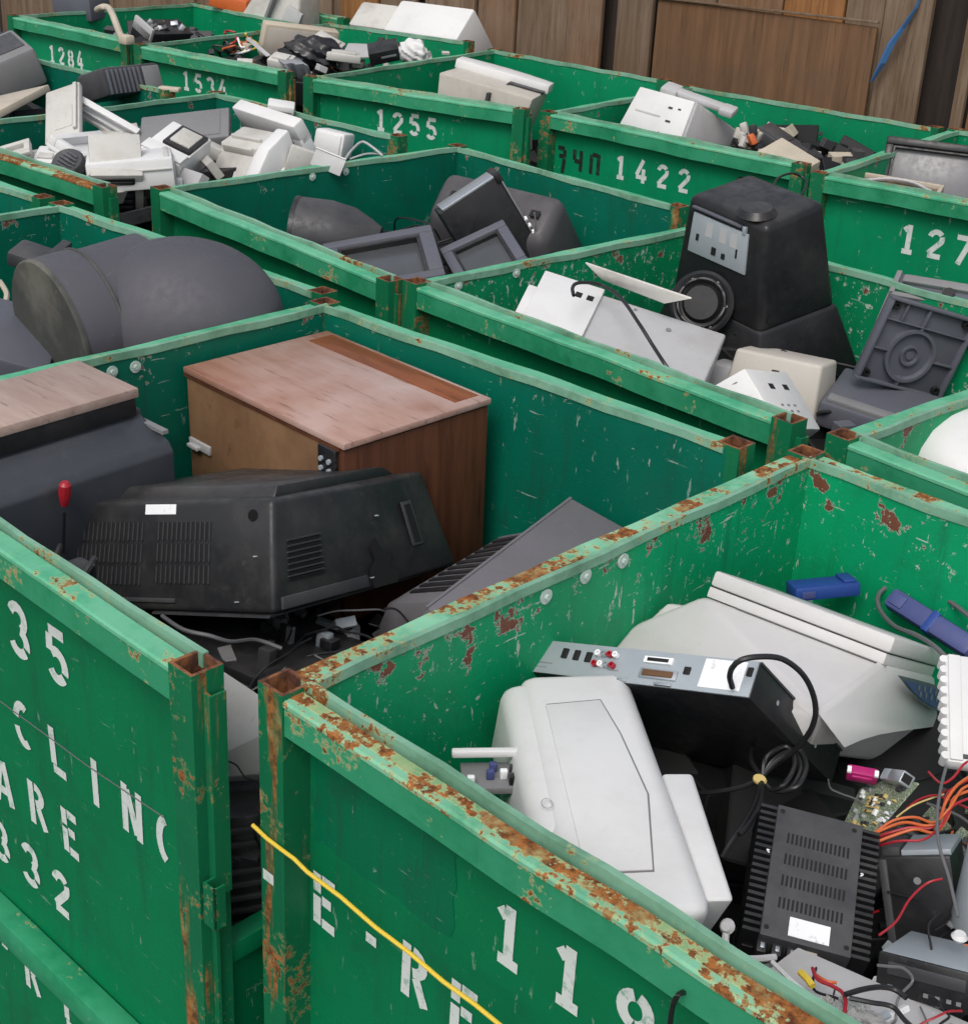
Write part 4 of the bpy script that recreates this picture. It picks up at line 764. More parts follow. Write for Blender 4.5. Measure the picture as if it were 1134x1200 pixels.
mb = MB(); mb.tube([(-2.3577, 3.8406, 1.6100), (-2.2865, 3.7840, 1.6200), (-2.2938, 3.8461, 1.6400), (-2.3446, 3.8902, 1.6700), (-2.4021, 4.0063, 1.6800), (-2.4316, 4.1440, 1.6700), (-2.3961, 4.1625, 1.6500), (-2.3351, 4.0463, 1.6400), (-2.3201, 3.9516, 1.6300), (-2.3599, 3.9331, 1.6300), (-2.3915, 3.9229, 1.6200)], .0038); mb.build('looped_cord', 'cable', t).parent = None
o = bpy.data.objects['looped_cord']; tag(o, 'thin black cord looped on top of the tall black set', 'cord')
t = thing('speaker_coil', 'round black deflection coil leaning on the front of the tall black set', 'coil', axm(Vector((-2.3699, 3.6224, 1.3600)), (.35, -.86, .36)))
mb = MB(); mb.lathe([(.05, .0), (.09, .0), (.096, .012), (.096, .03), (.086, .036), (.06, .026), (.05, .042)], 40); mb.build('ring', 'black', t)
mb = MB(); mb.lathe([(.0, .022), (.02, .024), (.05, .02)], 24); mb.build('hub', 'hole', t)
mb = MB(); mb.tube([(.07 * math.cos(a_ * .45), .07 * math.sin(a_ * .45), .038 + .004 * math.sin(a_ * 2.1)) for a_ in range(26)], .0055, 6); mb.build('coil_winding', 'cable', t)
for i in range(6):
    mb = MB(); mb.lathe([(.0, .003), (.004, .003), (.004, 0)], 8, Matrix.Translation((.075 * math.cos(i * 1.05), .075 * math.sin(i * 1.05), .033))); mb.build('screw', 'mid_grey', t)
mb = MB(); mb.tube([(-2.2565, 3.6406, 1.2900), (-2.2726, 3.6829, 1.3300), (-2.3027, 3.7101, 1.3700), (-2.3691, 3.7475, 1.4000), (-2.4320, 3.7623, 1.4200)], .005); tag(mb.build('coil_cable', 'cable'), 'black cable curving round the deflection coil', 'cable')
t, d = posed('white_monitor_d', 'white_monitor', 'off-white monitor casing with two black sockets, lying along the front rail', 'monitor'); f = FR(d)
P_ = [f(.04, .1, -.1), f(1, .05, -.15), f(.04, 1, -.1), f(1, 1, -.15), f(.0, .0, 1), f(1, .0, 1), f(.05, 1, 1), f(.97, 1, 1)]
mb = MB(); mb.hexa(P_, .008, 3); mb.build('casing', 'light_grey', t)
qf = quad(P_[0], P_[1], P_[5], P_[4])
mb = MB(); patch(mb, qf, .005, .15, .335, 1.03, -.002, .012, .003); pp_ = mb.build('port_panel', 'white', t)
mb = MB(); patch(mb, qf, -.045, .35, .01, .80, -.03, .004, .004); mb.build('side_step', 'white', t)
for u_ in (.205, .268):
    mb = MB(); patch(mb, qf, u_, .80, u_ + .035, .87, .008, .0128); mb.build('socket', 'hole', pp_, smooth=0)
mb = MB(); patch(mb, qf, .13, .28, .2, .30, .010, .0135); mb.build('foot_mark', 'light_grey', pp_, smooth=0)
mb = MB(); disc(mb, qf, .72, .80, .008); disc(mb, qf, .52, .93, .006); mb.build('screw_hole', 'mid_grey', t, smooth=0)
mb = MB(); mb.tube([(-2.4425, 3.0910, 1.4700), (-2.4748, 3.1253, 1.4800), (-2.4878, 3.1746, 1.4800), (-2.4761, 3.2578, 1.4600), (-2.3791, 3.2249, 1.4500), (-2.2537, 3.1414, 1.4300), (-2.1808, 3.1154, 1.3900), (-2.1136, 3.0865, 1.3600), (-2.0869, 3.1064, 1.3200)], .0052); tag(mb.build('mains_cable', 'cable'), 'black cord plugged into the off-white monitor and running down its face', 'cord')
board_quad('white_flap', 'thin white plastic flap jutting up behind the off-white monitor', 'flap', ((-2.5610, 3.3674, 1.4350), (-2.3312, 3.3637, 1.4200), (-2.2544, 3.3829, 1.4500), (-2.6081, 3.3408, 1.4800)), .006, 'white_dirty')
t, d = posed('beige_box_d', 'beige_box', 'boxy beige grey casing at the foot of the tall black set', 'casing'); f = FR(d)
mb = MB(); mb.hexa([f(-.08, -.15, -.3), f(1.02, -.12, -.3), f(-.1, 1, -.3), f(1.06, 1, -.3), f(0, 0, 1), f(1, .02, .97), f(.02, 1, 1), f(1, 1, .98)], .01, 3); mb.build('body', 'beige', t)
mb = MB(); mb.span(f(-.32, .1, -.2), f(-.02, .9, .55), .008); mb.build('side_block', 'light_grey', t)
t, d = posed('white_vent_box', 'white_vented_box', 'white vented box with two square ports, tilted by the bin corner', 'box'); f = FR(d)
mb = MB(); mb.hexa([f(-.05, -.2, -.4), f(1, -.1, -.4), f(0, 1, -.4), f(1, 1, -.4), f(0, 0, 1), f(1, 0, 1), f(0, 1, 1), f(1, .95, 1)], .006); mb.build('body', 'white', t)
qt = quad(f(0, 0, 1), f(1, 0, 1), f(1, .95, 1), f(0, 1, 1)); qf = quad(f(-.05, -.2, -.4), f(1, -.1, -.4), f(1, 0, 1), f(0, 0, 1))
for v_ in (.33, .66):
    mb = MB(); patch(mb, qt, .24, v_, .33, v_ + .11, -.001, .001); mb.build('port', 'hole', t, smooth=0)
slots('vent_slots', qf, .1, .55, .7, .82, 12, 1, t, .45, .9, mat='mid_grey'); slots('label_marks', qt, .55, .3, .85, .75, 3, 3, t, .35, .4, mat='mid_grey')
# dark grey stand pieces
t, d = posed('grey_back_d', 'grey_plastic_cover', 'slate grey moulded cover behind the square stand base', 'cover'); f = FR(d)
mb = MB(); mb.span(f(0, .5, 0), f(1.3, 1, 1), .012); mb.build('cover', 'slate', t)
mb = MB(); mb.span(f(.1, .90, .9), f(1.3, .97, 1.25), .004); mb.span(f(.0, .76, .9), f(1.3, .80, 1.2), .003); mb.span(f(0, .5, .9), f(.06, 1, 1.2), .003); mb.span(f(.55, .80, .9), f(.58, .90, 1.15)); mb.build('rib', 'mid_grey', t)
mb = MB(); mb.cyl(f(.62, .86, 1.0), .018, .03, 2, 14); mb.build('screw_boss', 'black', t)
t, d = posed('stand_plate', 'monitor_stand_base', 'square slate stand base with ribs and a round swivel socket', 'stand base'); f = FR(d)
mb = MB(); mb.span(f(0, 0, 0), f(1, 1, .45), .004); mb.build('plate', 'slate', t)
mb = MB(); w_ = .035
for a_, b_ in (((0, 0), (1, w_)), ((0, 1 - w_), (1, 1)), ((0, w_), (w_, 1 - w_)), ((1 - w_, w_), (1, 1 - w_))): mb.span(f(*a_, 0), f(*b_, 1.1), .002)
mb.build('edge_wall', 'slate', t)
CX, CY = .46, .40
mb = MB()
for a_, b_ in (((w_, CY - .012), (CX - .25, CY + .012)), ((CX + .25, CY - .012), (1 - w_, CY + .012)), ((CX - .012, w_), (CX + .012, CY - .25)), ((CX - .012, CY + .28), (CX + .012, 1 - w_)), ((w_, .74), (1 - w_, .755)), ((.2, .76), (.212, 1 - w_))): mb.span(f(*a_, .4), f(*b_, .95), .001)
mb.build('rib', 'slate', t)
c0 = f(CX, CY, .45)
mb = MB(); mb.lathe([(.075, 0), (.079, .0), (.079, .018), (.070, .018), (.066, .004), (.03, .004), (.03, .014), (.024, .014), (.022, .006), (.011, .006), (.011, .012), (.0, .012)], 40, Matrix.Translation(c0)); mb.build('swivel_socket', 'slate', t)
for u_, v_ in ((.09, .09), (.91, .09), (.09, .91), (.91, .91)):
    mb = MB(); mb.lathe([(.006, 0), (.012, 0), (.012, .014), (.006, .014), (.005, .0)], 14, Matrix.Translation(f(u_, v_, .45))); mb.build('screw_boss', 'black', t)
t, d = posed('stand_foot', 'stand_foot', 'flat slate stand foot lying under the square stand base', 'stand foot'); f = FR(d)
mb = MB(); mb.span(f(-.1, -.1, 0), f(1, 1, 1), .012); mb.build('foot', 'slate', t)
mb = MB(); mb.span(f(-.05, -.05, .95), f(.9, .12, 1.15), .004); mb.build('edge_lip', 'mid_grey', t)
# bin F
t = thing('white_dome', 'white domed appliance lid peeking over the rim at the right frame edge', 'lid', Matrix.Translation((-1.2920, 3.2462, 1.3100)) @ Matrix.Rotation(R(18), 4, 'Y'))
mb = MB(); mb.lathe([(.0, .10), (.06, .098), (.12, .088), (.17, .065), (.198, .03), (.205, 0), (.205, -.06), (.0, -.06)], 40); mb.build('lid', 'white', t)
mb = MB(); mb.lathe([(.206, -.002), (.209, -.006), (.209, -.014), (.206, -.018)], 40); mb.build('edge_ring', 'light_grey', t)
# ------------------------------------------------------------------ front bin: white tower, receiver, printer and loose electronics
t, d = posed('white_tower', 'white_printer', 'long white rounded printer housing lying across the rusted front rail', 'printer'); f = FR(d)
TH = .15; zt = d[2] / 2
def tz(x, y, z): return Vector(((x - .5) * d[0], (y - .5) * d[1], zt - z))
mb = MB(); mb.hexa([tz(-.05, .12, TH), tz(.97, .14, TH), tz(-.05, .98, TH), tz(1, .98, TH), tz(0, 0, 0), tz(1, 0, 0), tz(.02, 1, 0), tz(.98, 1, 0)], .03, 5); mb.build('housing', 'white', t)
mb = MB(); mb.hexa([tz(-.20, .30, TH), tz(.1, .30, TH), tz(-.22, .99, TH), tz(.1, .99, TH), tz(-.10, .30, .012), tz(.16, .30, .003), tz(-.13, .97, .015), tz(.14, .975, .004)], .022, 5); mb.build('side_bezel', 'white', t)
# recessed door panel drawn by a groove: a thin proud sheet with a dark gap round it
mb = MB(); mb.prism([((x_ - .5) * d[0], (y_ - .5) * d[1]) for x_, y_ in ((.20, .14), (.66, .14), (.80, .42), (.74, .68), (.66, .845), (.20, .83))], 2, zt - .001, zt + .0004); mb.build('door_gap', 'mid_grey', t, smooth=0)
mb = MB(); mb.prism([((x_ - .5) * d[0], (y_ - .5) * d[1]) for x_, y_ in ((.19, .146), (.652, .146), (.785, .42), (.727, .675), (.652, .837), (.19, .822))], 2, zt - .001, zt + .0025, .0012); mb.build('door', 'white', t)
mb = MB(); mb.hexa([tz(.98, .20, TH), tz(1.16, .22, TH), tz(.98, .55, TH), tz(1.25, .55, TH), tz(.98, .08, .02), tz(1.18, .08, .022), tz(.98, .555, .02), tz(1.235, .555, .022)], .008, 3); mb.build('side_tray', 'white', t)
mb = MB(); mb.tube([tz(.03, .40, -.0004) + Vector((.008 * math.cos(i_ * .5236), .012 * math.sin(i_ * .5236), 0)) for i_ in range(13)], .0008, 5); mb.build('emblem', 'light_grey', t)
# receiver with silver back panel
t, d = posed('receiver', 'black_receiver', 'black receiver box with silver connector panel facing up', 'receiver'); f = FR(d)
mb = MB(); mb.span(f(0, .0, 0), f(1, 1, 1), .003); mb.build('body', 'black', t)
qf = quad(f(0, 0, 0), f(1, 0, 0), f(1, 0, 1), f(0, 0, 1))
mb = MB(); patch(mb, qf, .004, .02, .996, .98, -.001, .0025, .0008); bp_ = mb.build('back_panel', 'metal_dull', t)
def on(u0, v0, u1, v1, m_, nm, h=.006, par=None):
    mb = MB(); patch(mb, qf, u0, v0, u1, v1, .002, h, .0006); return mb.build(nm, m_, par or bp_)
on(.03, .5, .055, .85, 'hole', 'screw_hole'); on(.18, .50, .205, .78, 'hole', 'jack'); on(.235, .48, .26, .76, 'hole', 'jack'); on(.29, .46, .315, .74, 'hole', 'jack')
for i in range(4):
    for j in range(2):
        mb = MB(); c_ = qf(.345 + .026 * i, .42 + .30 * j, .004); n_ = (qf(.5, .5, 1) - qf(.5, .5, 0)).normalized()
        mb.lathe([(.0055, 0), (.0055, .008), (.003, .008), (.003, .002)], 10, Matrix.Translation(c_) @ n_.to_track_quat('Z', 'Y').to_matrix().to_4x4()); mb.build('phono_jack', ['red', 'sticker', 'metal'][(i + j) % 3], bp_)
sc_ = on(.545, .62, .665, .80, 'sticker', 'port_shell', .007); on(.56, .66, .65, .76, 'hole', 'port_slot', .0078)
on(.545, .20, .70, .46, 'metal', 'port_shell', .007); on(.56, .25, .685, .41, 'fibre', 'port_slot', .010)
on(.72, .42, .745, .62, 'hole', 'jack'); on(.79, .14, .955, .92, 'sticker', 'paper_label', .0032); on(.965, .55, .985, .78, 'hole', 'screw_hole'); on(.05, .30, .15, .34, 'mid_grey', 'printed_line', .0028); on(.06, .18, .13, .21, 'mid_grey', 'printed_line', .0028)
on(.62, .03, .69, .10, 'metal', 'clip', .008); on(.46, .04, .50, .1, 'metal', 'clip', .007); on(.40, .30, .45, .34, 'mid_grey', 'printed_line', .0028)
qs = quad(f(1, 0, 0), f(1, 1, 0), f(1, 1, 1), f(1, 0, 1))
for u_, v_ in ((.25, .5), (.72, .45)):
    mb = MB(); disc(mb, qs, u_, v_, .0045, .001); mb.build('screw', 'metal_dull', t, smooth=0)
mb = MB(); patch(mb, qs, .0, .93, 1, .99, 0, .002); mb.build('cover_seam', 'char', t)
mb = MB(); mb.tube([(-1.0290, 1.7810, 1.4200), (-1.0297, 1.7686, 1.4500), (-1.0160, 1.7631, 1.4800), (-0.9969, 1.7819, 1.4900), (-0.9749, 1.8228, 1.4800), (-0.9507, 1.8540, 1.4500), (-0.9351, 1.8722, 1.4100), (-0.9292, 1.8785, 1.3700), (-0.9373, 1.8792, 1.3300), (-0.9572, 1.8801, 1.2900), (-0.9785, 1.8748, 1.2600), (-0.9912, 1.8607, 1.2400)], .0048); tag(mb.build('mains_cable', 'cable'), 'black cord arching out of the receiver back panel', 'cord')
mb = MB()
for k_, (a_, b_) in enumerate(((0, 0), (5, 3), (-6, 4))):
    o_ = Vector((a_, a_ * .5, b_)) * .0015; mb.tube([Vector((-0.9849, 1.8396, 1.2450)), Vector((-0.9832, 1.8629, 1.2650)) + o_, Vector((-0.9697, 1.8988, 1.2750)) + o_, Vector((-0.9403, 1.8803, 1.2650)) + o_, Vector((-0.9342, 1.8420, 1.2450)) + o_, Vector((-0.9623, 1.8324, 1.2350)), Vector((-0.9822, 1.8355, 1.2450))], .0042)
mb.tube([(-0.9822, 1.8355, 1.2450), (-1.0250, 1.8676, 1.2450), (-1.0672, 1.9467, 1.2250), (-1.1108, 2.0363, 1.1950)], .0042); mb.tube([(-0.9787, 1.8290, 1.2500), (-0.9468, 1.7591, 1.2550), (-0.9280, 1.6994, 1.2550), (-0.9234, 1.6619, 1.2450), (-0.9236, 1.6389, 1.2250)], .0045); mb.tube([(-0.9787, 1.8290, 1.2500), (-0.9362, 1.7539, 1.2600), (-0.9191, 1.6992, 1.2600), (-0.9178, 1.6702, 1.2550)], .0045)
mb.tube([(-0.9822, 1.8355, 1.2450), (-1.0054, 1.8173, 1.2250), (-1.0410, 1.7993, 1.2050), (-1.0776, 1.7939, 1.1850)], .0042)
t = thing('cable_coil', 'coil of black cable bound with a tan tie above the finned amplifier', 'cable')
mb.build('cable', 'cable', t)
mb = MB(); mb.lathe([(.009, -.004), (.0105, 0), (.009, .004)], 12, Matrix.Translation((-0.9769, 1.8179, 1.2530)) @ Matrix.Rotation(.4, 4, 'X') @ Matrix.Diagonal((1.2, .9, 1, 1))); mb.build('tie', 'tan', t)
# big grey printer with slab lid
t, d = posed('printer_slab', 'grey_printer', 'large pale grey printer with slab lid, lying by the worn back wall', 'printer'); f = FR(d)
mb = MB(); mb.span(f(0, -.01, .42), f(1, 1, 1), .006); mb.build('lid', 'pale', t)
mb = MB(); mb.span(f(0, 0, 0), f(.985, 1, .38), .002); mb.build('lid_base', 'pale', t)
mb = MB(); mb.span(f(.004, .012, .36), f(.98, .98, .44)); mb.build('lid_gap', 'black', t, smooth=0)
b0 = [f(-.02, .0, -.03), f(.99, .0, -.03), f(1.0, -.75, -2.05), f(.86, -.30, -3.6), f(-.32, -.30, -3.6), f(-.30, -.1, -1.9)]
b1 = [f(-.02, 1, -.03), f(.99, 1, -.03), f(1.02, 1.3, -1.5), f(.9, 1.1, -3.6), f(-.32, 1.1, -3.6), f(-.3, 1.1, -1.9)]
mb = MB()
A_ = [mb.b.verts.new(p) for p in b0]; B2 = [mb.b.verts.new(p) for p in b1]
for i in range(6): mb.b.faces.new((A_[i], A_[(i + 1) % 6], B2[(i + 1) % 6], B2[i]))
mb.b.faces.new((A_[0], A_[1], A_[2])); mb.b.faces.new((A_[0], A_[2], A_[5])); mb.b.faces.new((A_[2], A_[3], A_[4], A_[5]))
mb.b.faces.new(B2[::-1]); bmesh.ops.recalc_face_normals(mb.b, faces=mb.b.faces); bmesh.ops.bevel(mb.b, geom=list(mb.b.edges), offset=.012, segments=3, profile=.5, affect='EDGES', clamp_overlap=True); mb.build('body', 'pale', t, smooth=50)
mb = MB(); mb.hexa([f(-.34, .02, -2.4), f(-.02, -.08, -2.4), f(-.34, 1, -2.4), f(-.02, 1, -2.4), f(-.21, .03, -.75), f(-.01, .0, -.45), f(-.21, .95, -.75), f(-.01, .95, -.45)], .008); mb.build('side_block', 'pale', t)
# right end: flared cheek with an arched cut-out
rp = [f(.992, 0, -.04), f(1.004, -.752, -2.045), f(1.07, -.45, -2.8), f(1.065, -.20, -2.5), f(1.06, .10, -2.25), f(1.06, .42, -2.05), f(1.06, .75, -1.87), f(1.07, 1.15, -1.62), f(1.0, 1.0, -.04)]
mb = MB(); V1 = [mb.b.verts.new(p) for p in rp]; V2 = [mb.b.verts.new(p + Vector((-.012, .004, .006))) for p in rp]
mb.b.faces.new(V1); mb.b.faces.new(V2[::-1])
for i in range(9): mb.b.faces.new((V1[i], V1[(i + 1) % 9], V2[(i + 1) % 9], V2[i]))
mb.build('end_cheek', 'pale', t, smooth=80)
qc = quad(f(1.004, .12, -.22), f(1.012, 1.0, -.2), f(1.055, 1.12, -1.35), f(1.03, .45, -1.15))
cp = [(.0, .0), (.35, .0), (.75, .02), (1, .05), (1, .75), (.75, .85), (.4, .72), (.15, .4)]
mb = MB(); mb.poly([qc(u_, v_, -.012) for u_, v_ in cp]); pnl = mb.build('control_panel', 'slate', t, smooth=0)
mb = MB(); mb.poly([qc(.1 + .8 * u_, .12 + .72 * v_, -.0135) for u_, v_ in cp]); mb.build('panel_face', 'violet', pnl, smooth=0)
for i in range(4):
    for j in range(2):
        mb = MB(); disc(mb, qc, .4 + .14 * i, .25 + .2 * j, .006, -.015, 8); mb.build('button', 'mid_grey', pnl, smooth=0)
mb = MB(); mb.span(f(.18, -.002, -.02), f(1.0, .02, .01)); mb.build('lid_seam', 'mid_grey', t, smooth=0)
def slab(key, name, label, cat, mat, bev=.006, part='body'):
    t, d = posed(key, name, label, cat); f = FR(d); mb = MB(); mb.span(f(0, 0, 0), f(1, 1, 1), bev); mb.build(part, mat, t); return t, d, f
t, d, f = slab('blue_box', 'blue_cartridge', 'blue plastic cartridge box behind the pale grey printer lid', 'cartridge', 'blue')
mb = MB(); mb.span(f(.1, -.02, .2), f(.3, .01, .7), .001); mb.build('label', 'violet', t)
mb = MB(); mb.span(f(.75, .1, .98), f(.95, .9, 1.2), .003); mb.build('cap', 'blue', t)
t, d, f = slab('handset', 'violet_handset', 'violet blue plastic handset beside the pale grey printer', 'handset', 'violet', .01, 'grip')
mb = MB(); mb.span(f(.48, -.03, -.02), f(.56, 1.02, 1.03), .002); mb.build('clip_band', 'blue', t)
mb = MB(); mb.span(f(.05, .2, .95), f(.2, .8, 1.08), .002); mb.build('ear_pad', 'violet', t)
mb = MB(); mb.tube([(-0.8570, 2.2706, 1.3100), (-0.9267, 2.3132, 1.3200), (-0.9943, 2.3679, 1.3000), (-1.0653, 2.4205, 1.2700), (-1.1338, 2.4939, 1.2500), (-1.1673, 2.5471, 1.2500), (-1.1638, 2.5832, 1.2600), (-1.1236, 2.6054, 1.2700), (-1.0601, 2.5886, 1.2800), (-0.9822, 2.5386, 1.2900), (-0.9060, 2.4900, 1.2900)], .0048); tag(mb.build('looped_cord', 'cable_grey'), 'grey cord looped around the violet handset', 'cord')
t, d, f = slab('ribbed_board', 'white_ribbed_tray', 'white plastic tray with ribbed edge at the right frame edge', 'tray', 'white', .008, 'tray')
for i in range(10):
    mb = MB(); mb.cyl(f(-.01, .06 + .098 * i, .5), .0075, d[2] * .9, 2, 10); mb.build('rib', 'white', t)
mb = MB(); mb.span(f(.05, .02, .98), f(.25, .98, 1.12), .003); mb.build('ridge', 'white', t)
mb = MB(); mb.span(f(.15, .04, 1.0), f(.45, .08, 1.03)); mb.build('mark', 'char', t)
# finned amplifier
t, d = posed('amplifier', 'finned_amplifier', 'black finned amplifier with four rows of slots and white label', 'amplifier'); f = FR(d)
mb = MB(); mb.span(f(.14, -.01, -.3), f(.87, 1.0, 1), .002); mb.build('centre_plate', 'char', t)
for sx in (0, 1):
    for i in range(19):
        mb = MB(); y_ = .01 + i * .053; a_, b_ = ((0, .145) if sx == 0 else (.865, 1.02)); mb.span(f(a_, y_, -.3), f(b_, y_ + .024, .93)); mb.build('cooling_fin', 'black', t)
    mb = MB(); a_, b_ = ((.04, .13) if sx == 0 else (.88, .97)); mb.span(f(a_, .0, -.6), f(b_, 1, .25)); mb.build('heat_sink', 'black', t)
qt = quad(f(.14, 0, 1), f(.87, 0, 1), f(.87, 1, 1), f(.14, 1, 1))
for v_ in (.25, .42, .585, .75): slots('vent_slots', qt, .14, v_ - .045, .88, v_ + .045, 15, 1, t, .5, .9)
mb = MB(); patch(mb, qt, .30, .03, .75, .165, -.001, .001); mb.build('label', 'sticker', t, smooth=0)
for u_, v_ in ((.06, .05), (.94, .05), (.06, .95), (.9, .94)):
    mb = MB(); disc(mb, qt, u_, v_, .004, .001, 8); mb.build('screw', 'hole', t, smooth=0)
for i in range(3):
    mb = MB(); mb.span(f(.14 + i * .12, -.09, .2), f(.22 + i * .12, -.0, .75), .002); mb.build('terminal', 'black', t)
    mb = MB(); mb.span(f(.165 + i * .12, -.07, .74), f(.20 + i * .12, -.03, .82), .001); mb.build('terminal_screw', 'metal', t)
mb = MB(); mb.span(f(.52, -.10, .2), f(.62, -.0, .8), .002); mb.build('plug_block', 'cream', t)
mb = MB(); mb.tube([f(.12, .60, 1.0), f(.10, .61, 1.05), f(.12, .62, 1.0)], .0012, 5); mb.tube([f(.885, .60, 1.0), f(.90, .61, 1.05), f(.885, .62, 1.0)], .0012, 5); mb.build('ring', 'sticker', t)
# circuit board
t, d = posed('pcb', 'circuit_board', 'green circuit board with silver connector standing behind the finned amplifier', 'circuit board'); f = FR(d)
mb = MB(); mb.prism([((x_ - .5) * d[0], (y_ - .5) * d[1]) for x_, y_ in ((.05, -.1), (.62, -.3), (1.02, 1.0), (.55, 1.05), (.0, .75))], 2, -.002, .002); mb.build('board', 'pcb', t, smooth=0)
for i in range(46):
    mb = MB(); s_ = RND.uniform(.0025, .007); mb.box((0, 0, 0), (s_ * RND.uniform(.8, 2.4), s_, RND.uniform(.003, .009)))
    o = mb.build('component', RND.choice(['sticker', 'tan', 'char', 'metal', 'metal', 'black']), t, f(RND.uniform(.12, .85), RND.uniform(.08, .9), .5) + Vector((0, 0, .004))); o.rotation_euler.z = RND.choice((0, .1, 1.57))
for i in range(4):
    mb = MB(); mb.box((0, 0, 0), (.035, .004, .005)); mb.build('chip_socket', 'tan', t, f(.45, .35 + .09 * i, .5) + Vector((0, 0, .004)))
mb = MB(); mb.box((0, 0, 0), (.04, .022, .024), .002); o = mb.build('connector', 'metal', t, f(.80, .98, .5) + Vector((0, 0, .012)))
mb = MB(); mb.box((.021, 0, .002), (.003, .014, .016)); mb.build('connector_hole', 'hole', o, smooth=0)
mb = MB(); mb.box((0, 0, 0), (.03, .02, .02), .002); mb.build('connector', 'metal_dull', t, f(.60, 1.0, .5) + Vector((0, 0, .012)))
t = thing('magenta_port', 'magenta printer port block at the top of the circuit board', 'port', Matrix.Translation((-0.8754, 1.9728, 1.2400)) @ Matrix.Rotation(R(28), 4, 'Z') @ Matrix.Rotation(R(20), 4, 'X'))
mb = MB(); mb.box((0, 0, 0), (.05, .018, .024), .003); mb.build('body', 'magenta', t)
mb = MB(); mb.box((0, -.009, .001), (.034, .005, .010), .002); mb.build('face', 'magenta', t)
for sx in (-1, 1):
    mb = MB(); mb.box((sx * .022, -.003, .012), (.007, .012, .006), .001); mb.build('screw_post', 'sticker', t)
